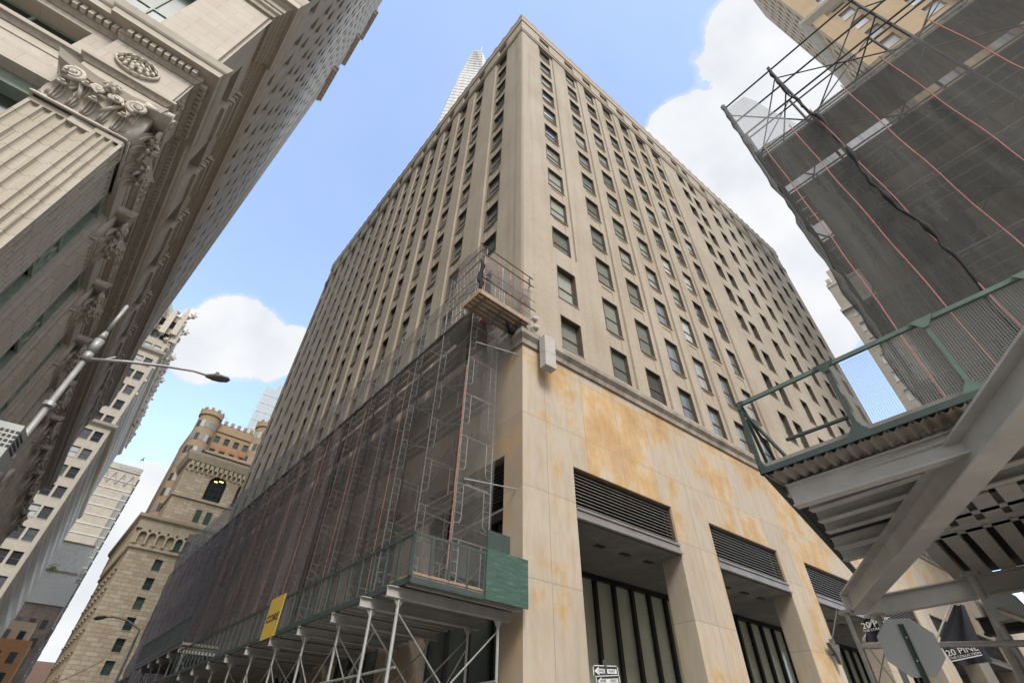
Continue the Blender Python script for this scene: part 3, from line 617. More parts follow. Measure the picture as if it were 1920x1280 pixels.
# tower above
uw = []; us = [0, LS]; zs = [28.6, 152]
for k in range(8):
    for d in (.75, 2.55): uw.append((1.2 + 4.5 * k + d, 1.2 + 4.5 * k + d + 1.15))
for a, b in uw: us += [a, b]
fl = [31.0 + 3.95 * i for i in range(30)]
for z in fl: zs += [z, z + 2.3]
us += [38.2, 39.3, 40.1, 41.2, 42.0, 43.0]
def tw(u, z):
    if any(a < u < b for a, b in uw):
        for q in fl:
            if q < z < q + 2.3: return None
    if 38.2 < u < 39.3 or 40.1 < u < 41.2 or 42.0 < u < 43.0: return -.5
    return -.35
m = MB(); m.relief(FS, us, zs, tw, -.6); m.relief(FN, [0, LN], [28.6, 152], lambda u, z: -.35)
e = FS.p(LS, -.35, 0); m.quad(e, e - FS.o * 12, e - FS.o * 12 + Vector((0, 0, 152)), e + Vector((0, 0, 152))); m.build('tower_wall', MT['upper'], ob)
m = MB()
for u0, u1 in ((39.3, 40.1), (41.2, 42.0), (43.0, 43.5)): m.box(FS, u0 + .02, u1 - .02, -.34, -.2, 29, 151)
m.build('corner_pier', MT['upper'], ob)
windows(ob, [(FS, a, b, z, z + 2.3, -.6) for a, b in uw for z in fl], MT['pane'], MT['bronze'], MT['lime_trim'], topn=40, sillmat=False)
for z in (101, 121, 139):
    m = MB(); m.box(FS, 36.5, LS + .5, -.35, .25, z, z + 1.2); m.box(FS, 36.3, LS + .9, -.35, .6, z + 1.2, z + 1.7)
    for i in range(8): m.box(FS, 36.8 + i * .9, 37.1 + i * .9, -.3, .5, z + .5, z + 1.2)
    m.build('balcony', MT['lime_dark'], ob)
# bronze window bays between the pilasters
for k in range(-1, 9):
    a = 2.3 if k < 0 else PIL[k] + PW + .1; b = PIL[k + 1] - .1 if k < 8 else LS - .1
    g = MB(); g.quad(FS.p(a, -.6, 0), FS.p(b, -.6, 0), FS.p(b, -.6, 15.5), FS.p(a, -.6, 15.5)); gp = g.build('bay_window', MT['pane_dark'], ob)
    m = MB()
    for u in (a, (a + b) / 2 - .09, b - .42): m.box(FS, u, u + .16, -.59, -.4, 0, 15.52)
    m.box(FS, a, b - .25, -.59, -.36, 15.2, 15.53); m.build('bronze_frame', MT['bronze'], gp)
    for z in (4.6, 8.4, 12.0):
        m = MB(); m.box(FS, a + .02, b - .3, -.58, -.47, z, z + 1.3); m.box(FS, a + .02, b - .3, -.58, -.38, z, z + .12); m.box(FS, a + .02, b - .3, -.58, -.38, z + 1.2, z + 1.32)
        for s in range(4):
            u0 = a + .1 + s * (b - a - .2) / 4; u1 = u0 + (b - a - .2) / 4
            m.tube(FS.p(u0, -.45, z + .12), FS.p(u1, -.45, z + 1.2), .05, 4); m.tube(FS.p(u1, -.45, z + .12), FS.p(u0, -.45, z + 1.2), .05, 4)
        m.build('bronze_spandrel', MT['bronze'], gp)
g = MB(); g.quad(FN.p(2.2, -1.05, 0), FN.p(LN, -1.05, 0), FN.p(LN, -1.05, 15.5), FN.p(2.2, -1.05, 15.5)); gp = g.build('bay_window', MT['pane_dark'], ob)
m = MB(); m.box(FN, 2.15, LN, -1.04, -.6, 15.1, 15.53)
for u in (2.15, 4.4, 6.7, 9): m.box(FN, u, u + .2, -1.04, -.75, 0, 15.1)
m.box(FN, 2.3, LN, -1.03, -.8, 11.2, 12.4); m.build('bronze_frame', MT['bronze'], gp)
u, z = FS.hit(12, 905, .4)
m = MB(); pts = []
for i in range(30): t = i / 29; a = t * 4.6 * math.pi; q = .62 * (1 - .85 * t); pts.append(FS.p(u + q * math.cos(a), .3, z + q * math.sin(a)))
m.chain(pts, [.13 - .08 * i / 29 for i in range(30)], 6); m.box(FS, u - .1, u + 1.4, -.2, .25, z - 1.4, z - .6); m.build('scroll_bracket', MT['lime_trim'], ob, True)
Ci = Cm(-1.45); q = [FS.p(LS, -1.45, 0), Ci, FN.p(LN, -1.45, 0), FN.p(LN, -14, 0) , FS.p(LS, -14, 0)]
m = MB(); m.plan([(p.x, p.y) for p in q], 0, 151.5); m.build('core', MT['dark_void'], ob)
m = MB(); m.box(FS, 0, LS, -.4, -.05, 0, 2.5); m.box(FN, 0, 2.2, -.4, -.05, 0, 2.5); m.build('plinth', MT['lime'], ob)
# ------------------------------------------------------------------ sidewalk shed along the side street
VE = -.3; OS = 4.2; ZD = 5.24
sh = thing('sidewalk_shed', 'long green railed sidewalk shed on pipe legs along the netted side of the brick building', 'sidewalk shed', FL.p(20, 2, 0))
LV = 24.2
m = MB(); m.box(FL, VE + .02, 56, .12, OS - .06, ZD + .1, ZD + .16); m.build('deck', MT['wood_grey'], sh)
m = MB(); v = VE + .25
while v < 56: m.box(FL, v, v + .09, .12, OS - .1, ZD - .05, ZD + .1); v += .42
m.build('deck_joist', MT['steel_light'], sh)
# guard rails: outer face in two runs and the end face
def guard(F, a, b, o, z0, z1, step, name, axis='u', sheet_mat=None):
    g = MB()
    B = (lambda p, q, r, s: g.box(F, p, q, o - .05, o, r, s)) if axis == 'u' else (lambda p, q, r, s: g.box(F, o - .05, o, p, q, r, s))
    B(a, b, z1 - .07, z1); B(a, b, z0 - .04, z0 + .12); n = max(1, round((b - a) / step))
    for i in range(n + 1): u = a + (b - a) * i / n; B(u - .035, u + .035, z0 + .12, z1 - .07)
    r = g.build(name, MT['green'], sh)
    q = MB()
    if axis == 'u': q.quad(F.p(a, o - .06, z0), F.p(b, o - .06, z0), F.p(b, o - .06, z1), F.p(a, o - .06, z1))
    else: q.quad(F.p(o - .06, a, z0), F.p(o - .06, b, z0), F.p(o - .06, b, z1), F.p(o - .06, a, z1))
    q.build('mesh_infill', MT['net_sheet'], r); return r
MT['net_sheet'] = netmat('guard_mesh', (.15, .155, .15), .2, streak=.15)
guard(FL, VE, LV, OS, ZD, 6.5, .74, 'guard_panel')
guard(FL, LV + .1, 37.5, OS - .0, ZD + 1.75, 8.35, .62, 'guard_panel')
guard(FL, 37.6, 56, OS, ZD, 6.5, .62, 'guard_panel')
guard(FL, 1.75, OS, VE + .05, ZD, 6.5, .7, 'guard_panel', 'o')
m = MB(); m.box(FL, LV + .1, 37.5, .12, OS - .06, ZD + 1.55, ZD + 1.68); m.box(FL, LV + .1, 37.5, OS - .06, OS - .02, ZD + 1.5, ZD + 1.75); m.build('raised_deck', MT['wood_grey'], sh)
m = MB(); m.box(FL, VE - .06, VE - .02, .1, 1.74, ZD - .02, 6.6); m.build('plywood_panel', MT['ply'], sh)
m = MB(); m.box(FL, .6, .66, .05, 1.0, ZD + .2, 7.6); m.build('plywood_return', MT['green'], sh)
m = MB(); m.box(FL, VE, .9, 1.8, OS - .1, ZD + .17, ZD + .22); m.box(FL, VE + .1, VE + .14, 1.8, OS - .1, ZD + .17, ZD + .27); m.build('toe_board', MT['wood_orange'], sh)
# girders across the walk, legs, braces
gi = [.25, 1.7] + [4.0 + 2.55 * k for k in range(21)]
for k, v in enumerate(gi):
    zt = ZD - .06 + (1.5 if LV < v < 37 else 0)
    OE, OG = (OS + .28, OS - .1) if k < 2 else (OS + .03, OS - .3)
    m = MB(); m.beam(FL.p(v, .35, zt), FL.p(v, OE, zt), .26, .15, .022, .015); m.build('girder', MT['steel_light'], sh)
    for o in (.75, OG):
        m = MB(); m.tube(FL.p(v, o, .1), FL.p(v, o, zt - .265), .045, 8); m.build('leg', MT['galv'], sh)
        m = MB(); m.prism(Fr(FL.p(v, o, 0), oL, dL), [(-.15, zt - .262), (.15, zt - .262), (.14, zt - .29), (.045, zt - .44), (-.045, zt - .44), (-.14, zt - .29)], -.02, .02); m.build('leg_bracket', MT['galv'], sh)
    if k % 2 == 0 or k < 3:
        m = MB(); m.tube(FL.p(v, .75, 1.6), FL.p(v, OG, zt - .55), .022, 6); m.tube(FL.p(v + .06, .75, zt - .55), FL.p(v + .06, OG, 1.6), .022, 6); m.build('cross_brace', MT['galv'], sh)
for o in (OS - .3, .75):
    m = MB(); m.tube(FL.p(.2, o + .06, 3.45), FL.p(55, o + .06, 3.45), .028, 6); m.build('tie_rail', MT['galv'], sh)
    for a, b in zip(gi[1:], gi[2:]):
        m = MB(); m.tube(FL.p(a, o, 4.4), FL.p(b, o, 2.4), .018, 5); m.tube(FL.p(b, o + .04, 4.4), FL.p(a, o + .04, 2.4), .018, 5); m.build('bay_brace', MT['galv'], sh)
# banner hung on the guard rail
u0, zt = FL.hit(535, 1116, OS); u1, zb = FL.hit(491, 1195, OS)
a, b = u0 - .1, u1 + .1; zt, zb = 6.62, 5.2
bn = thing('banner', 'yellow banner hung on the green guard rail', 'banner', FL.p((a + b) / 2, OS, zb))
m = MB(); m.box(FL, a, b, OS + .01, OS + .03, zb, zt); m.build('cloth', MT['yellow'], bn)
text_part('lettering', 'CORE', MT['ink'], FL.p(b - .12, OS + .036, zb + .56), -dL, (0, 0, 1), .26, bn, width=(b - a) - .25, bold=.02)
text_part('small_lettering', 'SCAFFOLD', MT['ink'], FL.p(b - .4, OS + .036, zb + .2), -dL, (0, 0, 1), .07, bn) if False else None
# ------------------------------------------------------------------ frame scaffold on the shed
sf = thing('pipe_scaffold', 'pipe frame scaffold wrapped in grey and purple debris netting on the brick building', 'scaffold', FL.p(25, 1.2, ZD + .17))
OI, OO = .42, 1.95
lifts = [ZD + .2 + 1.93 * k for k in range(8)]; bays = [1.3 + 2.44 * k for k in range(23)]
def hframe(m, v, z, h=1.9):
    r = .024
    m.tube(FL.p(v, OI, z), FL.p(v, OI, z + h), r, 6); m.tube(FL.p(v, OO, z), FL.p(v, OO, z + h), r, 6); m.tube(FL.p(v, OI, z + h - .06), FL.p(v, OO, z + h - .06), r, 6)
    for o, s in ((OI, 1), (OO, -1)):
        m.chain([FL.p(v, o + s * .3, z + h - .06), FL.p(v, o + s * .3, z + .62), FL.p(v, o + s * .24, z + .48), FL.p(v, o, z + .42)], .017, 5)
        for q in (.8, 1.15, 1.5): m.tube(FL.p(v, o, z + q), FL.p(v, o + s * .3, z + q), .014, 5)
allf = [(v, z) for v in bays for z in lifts]; rest = MB()
for v, z in allf[:96]: m = MB(); hframe(m, v, z); m.build('frame', MT['galv'], sf)
for v, z in allf[96:]: hframe(rest, v, z)
o = rest.build('far_frames', MT['galv'], sf); o['kind'] = 'stuff'
for i, (a, b) in enumerate(zip(bays, bays[1:])):
    m = MB()
    for z in lifts:
        for o in (OI - .03, OO - .05): m.tube(FL.p(a, o, z + 1.6), FL.p(b, o, z + .35), .014, 5); m.tube(FL.p(b, o, z + 1.6), FL.p(a, o, z + .35), .014, 5)
        m.tube(FL.p(a, OO - .04, z + 1.0), FL.p(b, OO - .04, z + 1.0), .014, 5)
    m.build('bay_braces', MT['galv'], sf)
for z in lifts[2::2] + [lifts[-1]]:
    m = MB(); v = 1.3
    while v < 55:
        for o in (.55, .9, 1.25): m.box(FL, v, v + 2.4, o, o + .3, z - .06, z - .01)
        v += 2.44
    m.build('plank_run', MT['wood_grey'], sf)
ZT, ZM = 20.4, 17.5
def net(F, u0, u1, z0, z1, o, amp, mat, name, parent, nu=None, nz=10, sag=.1, seed=0, axis='u', rag=0.0):
    rr = random.Random(seed); nu = nu or max(6, int((u1 - u0) / .35)); m = MB(); pts = []
    ph = [rr.uniform(0, 6.28) for _ in range(4)]
    for j in range(nz + 1):
        for i in range(nu + 1):
            s, t = i / nu, j / nz; u = u0 + (u1 - u0) * s; z = z0 + (z1 - z0) * t
            d = amp * (math.sin(u * 2.1 + ph[0] + .3 * math.sin(z)) + .6 * math.sin(u * 4.7 + ph[1]) + .5 * math.sin(z * 1.3 + ph[2] + u * .4)) - sag * math.sin(math.pi * t)
            if rag: z += rag * (math.sin(u * 3 + ph[3]) * t); u += rag * math.sin(z * 1.7 + ph[3]) * (1 if i == nu else 0)
            pts.append(F.p(u, o + d, z) if axis == 'u' else F.p(o + d, u, z))
    m.add(pts, [(j * (nu + 1) + i, j * (nu + 1) + i + 1, (j + 1) * (nu + 1) + i + 1, (j + 1) * (nu + 1) + i) for j in range(nz) for i in range(nu)])
    return m.build(name, mat, parent, True)
net(FL, 3.9, 56.5, ZM, ZT, 2.1, .03, MT['net_grey'], 'top_netting', sf, seed=1, sag=.05)
net(FL, 1.35, 7.2, ZD + .9, ZM, 2.14, .03, MT['net_thin'], 'netting', sf, seed=2)
net(FL, 7.2, 13.5, ZD + .9, ZM, 2.16, .04, MT['net_mid'], 'netting', sf, seed=3)
net(FL, 13.5, 30, ZD + .9, ZM, 2.18, .06, MT['net_purple'], 'netting', sf, seed=4)
net(FL, 30, 57.5, ZD + .9, ZM + .05, 2.22, .09, MT['net_purple'], 'netting', sf, seed=5, rag=.1)
net(FL, OI, OO + .1, ZD + .9, ZT - 2, 1.22, .02, MT['net_thin'], 'end_netting', sf, seed=6, axis='o', nu=8)
net(FL, -1.0, 2.1, 7.5, 22.5, 57.2, .12, MT['net_purple'], 'far_end_netting', sf, seed=9, axis='o', nu=10, rag=.15)
m = MB(); pts = [FL.p(3.4 + .6 * i, 2.2, ZM + .05 - .08 * abs(math.sin(i * 1.9))) for i in range(90)]; m.chain(pts, .035, 5); m.build('net_cord', MT['cord'], sf)
for v in (4.9, 7.3, 9.6, 13.5):
    m = MB(); m.chain([FL.p(v + .03 * math.sin(z * 1.7), 2.22, z) for z in [6.2 + .5 * k for k in range(23)]], .035, 5); m.build('net_cord', MT['cord'], sf)
for v in (6.2, 10.8, 15.6, 19.4, 24.9, 31, 38, 46):
    m = MB(); m.chain([FL.p(v + .02 * math.sin(z), 2.24, z) for z in [6.1 + 1.2 * k for k in range(10)]], .009, 5); m.build('red_cord', MT['rope'], sf)
m = MB(); m.chain([FL.p(1.27, OO + .08, z) for z in (6.3, 8, 10, 12, 14.5)], .018, 6); m.build('red_cord', MT['rope'], sf)
for z, o1 in ((9.2, -.02), (15.6, .0)):
    m = MB(); m.tube(FL.p(.9, OO, z), FL.p(.35, o1, z + .05), .024, 6); m.build('wall_tie', MT['galv'], sf)
m = MB(); m.prism(Fr(FL.p(0, 0, 0), dL, oL), [(1.3, 18.0), (4.0, 18.0), (4.0, 18.06), (1.3, 18.06)], .3, 2.0); m.build('platform', MT['wood_grey'], sf)
# top bay of the scaffold
for v in (1.1, 3.7):
    for z in (18.3, 20.2): m = MB(); hframe(m, v, z); m.build('frame', MT['galv'], sf)
m = MB()
for z in (18.6, 19.4, 20.3, 21.4, 22.3):
    m.tube(FL.p(.9, OO, z), FL.p(3.9, OO, z), .022, 6)
for k in range(7): m.tube(FL.p(1.1 + .36 * k, OO - .1, 18.3), FL.p(1.9 + .3 * k, OO - .15, 22.1), .012, 4); m.tube(FL.p(3.7 - .3 * k, OO - .12, 18.2), FL.p(2.2 - .2 * k, OO - .1, 21.8), .012, 4)
m.build('bay_braces', MT['galv'], sf)
net(FL, 1.0, 4.0, 20.0, 22.6, 2.1, .04, MT['net_mid'], 'top_netting', sf, seed=11, nz=6)
net(FL, 1.0, 4.0, 18.0, 20.0, 2.1, .04, MT['net_thin'], 'top_netting', sf, seed=12, nz=6)
# ladder-like steps inside the top bay
m = MB()
for k in range(7): z = 18.5 + k * .28; v = 3.4 - .25 * k; m.box(FL, v - .12, v + .12, .9, 1.6, z, z + .04)
m.tube(FL.p(3.6, .9, 18.2), FL.p(1.7, .9, 20.4), .025); m.tube(FL.p(3.6, 1.6, 18.2), FL.p(1.7, 1.6, 20.4), .025); m.build('stair', MT['galv'], sf)
# cantilevered work platform turning the corner
cp = thing('work_platform', 'small railed plank platform jutting from the scaffold top at the building corner', 'platform', FL.p(.3, 1.2, 17.2))
m = MB()
for i in range(5): m.box(FL, -.3 + .26 * i, -.07 + .26 * i, -.2, 2.75, 17.28, 17.33)
m.build('deck', MT['wood'], cp)
m = MB()
for o in (.2, 1.2, 2.3): m.box(FL, -.25, 1.3, o, o + .09, 17.18, 17.275)
m.build('deck_bearer', MT['wood_grey'], cp)
m = MB(); m.box(FL, -.34, -.305, -.2, 2.75, 17.16, 17.42); m.build('toe_board', MT['wood'], cp)
m = MB(); m.box(FL, -.3, 1.0, 2.76, 2.8, 17.2, 17.45); m.build('toe_board', MT['wood_orange'], cp)
m = MB(); m.box(FL, .9, 1.3, 1.0, 1.6, 17.35, 17.6); m.build('red_crate', MT['rope'], cp)
V0 = -.26
for z, a, b in ((18.35, -.62, 2.75), (19.0, -.6, 2.6), (20.05, -.55, 2.6), (20.65, -.52, 2.95)):
    m = MB(); m.tube(FL.p(V0, a, z), FL.p(V0, b, z), .026, 6); m.build('rail', MT['steel_dark'] if z > 19.5 or z < 18.5 else MT['galv'], cp)
for o, mt in ((2.5, 'rope'), (1.75, 'rope'), (1.0, 'rope'), (.2, 'rope'), (-.3, 'steel_dark'), (1.35, 'galv')):
    m = MB(); m.tube(FL.p(V0 + .03, o, 17.35 if o != -.3 else 19.9), FL.p(V0 + .03, o, 20.75 if o != 1.35 else 18.4), .022, 6); m.build('post', MT[mt], cp)
for z in (18.35, 20.05, 20.65):
    m = MB(); m.tube(FL.p(V0, -.35, z), FL.p(.9, -.35, z), .022, 6); m.build('rail', MT['galv'], cp)
    m = MB(); m.tube(FL.p(V0, 2.6, z), FL.p(1.3, 2.6, z), .022, 6); m.build('rail', MT['galv'], cp)
net(FL, -.3, 2.6, 18.4, 19.6, V0 + .06, .02, MT['net_mid'], 'netting', cp, seed=21, axis='o', nu=8, nz=5)
net(FL, -.3, 2.5, 17.4, 18.4, V0 + .09, .02, MT['net_thin'], 'netting', cp, seed=22, axis='o', nu=8, nz=5)
m = MB(); rr = random.Random(4); pts = []
for i in range(9): pts.append(FL.p(.0 + rr.uniform(-.1, .1), 2.6 + rr.uniform(-.05, .05), 17.6 + i * .3))
m.chain(pts, [.05, .09, .13, .1, .14, .09, .12, .08, .04], 7); m.build('bundled_net', MT['cord'], cp, True)
m = MB(); m.chain([FL.p(.1, .9, 16.95), FL.p(.3, .5, 16.7), FL.p(.2, .1, 16.75), FL.p(.1, -.1, 17.1)], [.05, .13, .12, .04], 7); m.build('bundled_net', MT['cord'], cp, True)
m = MB(); m.add([FL.p(.2, 2.0, 17.2), FL.p(.2, .6, 17.2), FL.p(.3, .15, 17.0), FL.p(.9, .25, 14.6), FL.p(1.2, .42, 11.5), FL.p(1.2, 1.2, 11.5), FL.p(.9, 1.2, 14.6)], [(0, 1, 6), (1, 2, 3, 6), (3, 4, 5, 6)]); m.build('hanging_net', MT['net_thin'], cp)
# ------------------------------------------------------------------ street lamps
def lamp(name, label, base, joint_z, tip, head, rise, r0):
    L = thing('street_lamp', label, 'street lamp', (base.x, base.y, 0), 'street lamps on the side street')
    m = MB(); J = Vector((base.x, base.y, joint_z)); m.tube((base.x, base.y, 0), J, r0, 10, r0 * .72); m.build('pole', MT['pole'], L, True)
    H = Vector(head); d = H - J
    m = MB(); pts = [J, J + d * .3 + Vector((0, 0, rise * .75)), J + d * .6 + Vector((0, 0, rise)), J + d * .85 + Vector((0, 0, rise * .8)), H]; m.chain(pts, [r0 * .55, r0 * .5, r0 * .42, r0 * .36, r0 * .34], 8); m.build('arm', MT['pole'], L, True)
    return L, J, d
B1 = at(160, 673, 14); Hd = at(392, 705, 13.5)
L1, J, d = lamp('a', 'tall grey street lamp with a long curved arm before the ornate building', B1, B1.z, None, Hd, .12, .085)
dn = Vector((d.x, d.y, 0)).normalized(); e = Vector((dn.y, -dn.x, 0))
m = MB(); h = Hd; end = at(431, 713, 13.3); ax = (end - h)
pts = [h - ax * .15, h, h + ax * .2, h + ax * .55, h + ax * .9, h + ax * 1.0]; rings = []
for q, (w_, t_) in zip(pts, ((.04, .05), (.07, .07), (.14, .08), (.17, .07), (.12, .05), (.02, .02))):
    rings.append([q + e * w_ * math.cos(a) + Vector((0, 0, t_ * math.sin(a))) for a in [6.283 * i / 10 for i in range(10)]])
m.add([p for r_ in rings for p in r_], [(i * 10 + k, i * 10 + (k + 1) % 10, (i + 1) * 10 + (k + 1) % 10, (i + 1) * 10 + k) for i in range(5) for k in range(10)]); lh = m.build('lamp_head', MT['lamp_dark'], L1, True)
m = MB(); m.tube(h + ax * .3 + Vector((0, 0, .06)), h + ax * .3 + Vector((0, 0, .16)), .05, 8); m.build('photocell', MT['lamp_dark'], lh)
T = at(232, 572, 14); T = Vector((B1.x, B1.y, T.z)); zz = lambda k: Vector((B1.x, B1.y, B1.z + k))
m = MB(); m.tube(zz(-.05), zz(.2), .1, 10); m.tube(zz(.2), zz(.62), .105, 10, .11); m.tube(zz(.62), zz(.9), .11, 10, .055); m.tube(zz(.9), T, .055, 10, .05); m.ball(T, .05, 8, 5); m.build('antenna_mast', MT['pole'], L1, True)
m = MB(); m.chain([zz(.0), zz(.1) + dn * .3, zz(.3) + dn * .5], .03, 6); m.build('arm_brace', MT['pole'], L1)
for dz in (-1.4, -2.7, -3.1): m = MB(); m.tube(zz(dz), zz(dz + .1), .125, 10); m.build('pole_band', MT['galv'], L1)
bc = at(8, 828, 13.6); m = MB(); Fx = Fr((bc.x, bc.y), e, dn); m.box(Fx, -.28, .28, -.25, .2, bc.z - .6, bc.z + .3)
bxo = m.build('control_box', MT['alu'], L1)
m = MB(); BX = Fr((bc.x, bc.y), dn, -e if e.dot(V2(CAM) - bc) < 0 else e)
for fr2 in (BX, Fx):
    for i in range(4):
        for j in range(5): m.box(fr2, -.2 + .085 * j, -.14 + .085 * j, .28 if fr2 is BX else .2, .285 if fr2 is BX else .205, bc.z + .1 - .1 * i, bc.z + .16 - .1 * i)
m.build('vent_grille', MT['black'], bxo)
B2 = at(262, 1180, 56); P2 = at(195, 1157, 56)
L2 = thing('street_lamp', 'slim far street lamp with a hooked arm before the rusticated limestone building', 'street lamp', (B2.x, B2.y, 0), 'street lamps on the side street')
zt = at(270, 1210, 56).z; m = MB(); m.tube((B2.x, B2.y, 0), (B2.x, B2.y, zt), .16, 8, .11); m.build('pole', MT['pole'], L2)
m = MB(); m.chain([Vector((B2.x, B2.y, zt - .1)), at(262, 1180, 56), at(240, 1163, 56), at(215, 1156, 56), at(190, 1157, 56)], [.09, .08, .07, .06, .06], 6); m.build('arm', MT['pole'], L2, True)
m = MB(); m.chain([at(200, 1156, 56), at(190, 1157, 56), at(182, 1158, 56), at(175, 1159, 56)], [.08, .16, .17, .05], 7); m.build('lamp_head', MT['lamp_dark'], L2, True)
# ------------------------------------------------------------------ steel walkway over the right-hand pavement
nR = Vector((.7616, .648, 0)); FG = Fr(nR * 7.4, dL, -nR)        # u runs away from the camera's right shoulder
wk = thing('elevated_walkway', 'grey steel sidewalk bridge with green mesh fence over the right pavement', 'walkway', FG.p(0, -2, 0))
uc = FG.hit(1431, 888)[0]; ZB = 5.09
UE = uc + .02; U2 = -9.0
m = MB(); m.box(FG, U2, UE, -.1, 0, ZB, ZB + .09); m.build('edge_angle', MT['green'], wk)
FE = Fr(FG.p(UE, 0, 0), yaw(40), Vector((-math.cos(R(40)), math.sin(R(40)), 0)))   # the end of the deck
m = MB(); m.box(FE, 0, 9, -.1, 0, ZB, ZB + .08); m.build('edge_angle', MT['green'], wk)
m = MB(); n = 620; P = []                                              # corrugated deck
for i in range(n + 1):
    u = UE - .03 - (UE - U2) * i / n; z = ZB - .02 + .028 * math.sin(i * .78); P += [FG.p(u, -.02, z), FG.p(u, -.62, z)]
m.add(P, [(2 * i, 2 * i + 2, 2 * i + 3, 2 * i + 1) for i in range(n)]); m.build('corrugated_edge', MT['corr'], wk)
q = [FG.p(UE - .02, -.1, 0), Vector((6.72, 10.12, 0)), Vector((7.25, 9.3, 0)), Vector((7.75, 9.0, 0)), Vector((10.5, 11.65, 0)), Vector((10.5, 11.65, 0)) + yaw(143.5) * 9, FG.p(U2, -.1, 0)]
m = MB(); m.plan([(p.x, p.y) for p in q], ZB + .01, ZB + .06); m.build('deck', MT['steel_dark'], wk)
m = MB(); m.box(FG, U2, UE - .05, -.16, -.12, ZB + .09, ZB + .2); m.build('toe_board', MT['wood_grey'], wk)
# fence: posts, rails, gussets, wire mesh
ZF = 6.42; posts = [UE] + [FG.hit(x, y)[0] for x, y in ((1545, 690), (1725, 598), (1915, 500))]; posts += [posts[-1] - 1.3 * k for k in (1, 2, 3)]
m = MB(); m.box(FG, posts[-1], UE, -.08, -.03, ZF - .065, ZF); m.build('top_rail', MT['green_light'], wk)
for i, u in enumerate(posts):
    m = MB(); m.box(FG, u - .03, u + .03, -.08, -.02, ZB, ZF); m.build('fence_post', MT['green'] if i < 2 else MT['green_light'], wk)
    m = MB(); s = .15 if i else .1
    m.prism(FG, [(u - s, ZB + .08), (u + (s if i else 0), ZB + .08), (u + .03, ZB + .24), (u - .03, ZB + .24)], -.02, -.005)
    m.build('gusset', MT['green'] if i < 2 else MT['green_light'], wk); m = MB(); m.prism(FG, [(u - s, ZF), (u + (s if i else 0), ZF), (u + .03, ZF - .16), (u - .03, ZF - .16)], -.02, -.005); m.build('gusset', MT['green'] if i < 2 else MT['green_light'], wk)
def wiremesh(F, u0, u1, z0, z1, o, name, step=.03, r=.0019):
    m = MB(); u = u0
    def th(a, b):
        a = Vector(a); b = Vector(b); d = (b - a).normalized(); x = F.d if abs(d.z) > .5 else Vector((0, 0, 1)); y = F.o; m.add([a + x * r, a + y * r, a - x * r, b + x * r, b + y * r, b - x * r], [(0, 1, 4, 3), (1, 2, 5, 4), (2, 0, 3, 5)])
    while u < u1: th(F.p(u, o, z0), F.p(u, o, z1)); u += step
    z = z0
    while z < z1: th(F.p(u0, o, z), F.p(u1, o, z)); z += step
    m.build(name, MT['alu'], wk)
for a, b in zip(posts[1:4], posts[2:5]): wiremesh(FG, b + .04, a - .04, ZB + .1, ZF - .09, -.06, 'wire_mesh')
m = MB(); m.tube(FG.p(UE - .5, -.09, ZB + .42), FG.p(posts[1], -.09, ZB + .4), .03, 6); m.build('mid_rail', MT['green'], wk)
m = MB(); m.tube(FG.p(UE, -.08, ZF - .1), FG.p(UE - .38, -.5, ZB + .1), .03, 5); m.tube(FE.p(.02, -.05, ZF - .05), FE.p(1.5, -.05, ZF - .6), .028, 5); m.tube(FE.p(.6, -.05, ZB + .1), FE.p(.1, -.05, ZF - .3), .03, 5); m.build('end_brace', MT['green'], wk)
# transverse beams (measured at 4.9 m), joists, girders
def H(x, y, z): r = ray(x, y); return CAM + r * ((z - 1.6) / r.z)
def ext(a, b, k0, k1): d = (b - a); return a - d * k0, b + d * k1
tb = [((1482, 933), (1784, 825), .0, 2.0), ((1521, 959), (1756, 869), 0, 3.2), ((1538, 980), (1728, 912), 0, 3.4), ((1552, 1000), (1684, 956), 0, 4.6), ((1568, 1030), (1656, 1003), 0, 4.4), ((1584, 1052), (1643, 1031), 0, 4.6)]
ddir = yaw(143.5)
for i, (a, b, k0, k1) in enumerate(tb):
    A = H(*a, 4.9); B = A + ddir * (9 if i < 4 else 3.2)
    m = MB(); m.beam(A + Vector((0, 0, .2)), B + Vector((0, 0, .2)), .2, .16, .02, .015); m.build('cross_beam', MT['steel'], wk)
A = H(1474, 912, 4.9); A0 = FG.p(UE - .12, -.55, 4.86); m = MB(); m.beam(A0 + Vector((0, 0, .16)), A0 - dL * 10 + Vector((0, 0, .16)), .34, .18, .02, .015); m.build('edge_beam', MT['steel'], wk)
DA = H(1590, 1160, 4.5); DB = H(1905, 790, 4.5) ; dd = (V2(DB) - V2(DA)).normalized()
DA = V2(H(1606, 1150, 4.46)); DBv = DA - (-dd) * 0 + dd * 12
DA = DA + Vector((0, 0, 4.9)); DBv = Vector((DBv.x, DBv.y, 4.9))
m = MB(); m.beam(DA, DBv, .46, .36, .035, .03); m.build('main_girder', MT['steel'], wk)
m = MB(); fx = Fr(V2(DA), dd, Vector((dd.y, -dd.x, 0))); m.box(fx, -.03, .0, -.18, .18, 4.44, 4.9); m.build('end_plate', MT['steel'], wk)
B2a = H(1640, 1155, 4.5); d2 = yaw(143.5)
m = MB(); a = V2(B2a) + Vector((0, 0, 4.9)) - d2 * .2; m.beam(a, a + d2 * 9, .4, .22, .03, .02); m.build('main_girder', MT['steel'], wk)
for i, (p, q) in enumerate((((1746, 1025), (1805, 1084)), ((1780, 1003), (1846, 1075)), ((1822, 985), (1890, 1062)), ((1870, 970), (1935, 1050)), ((1920, 955), (1985, 1040)))):
    A = H(*p, 4.94); B = H(*q, 4.94); A, B = ext(A, B, .45, .15); m = MB(); m.beam(A + Vector((0, 0, .12)), B + Vector((0, 0, .12)), .16, .26, .02, .02); m.build('joist', MT['steel'], wk)
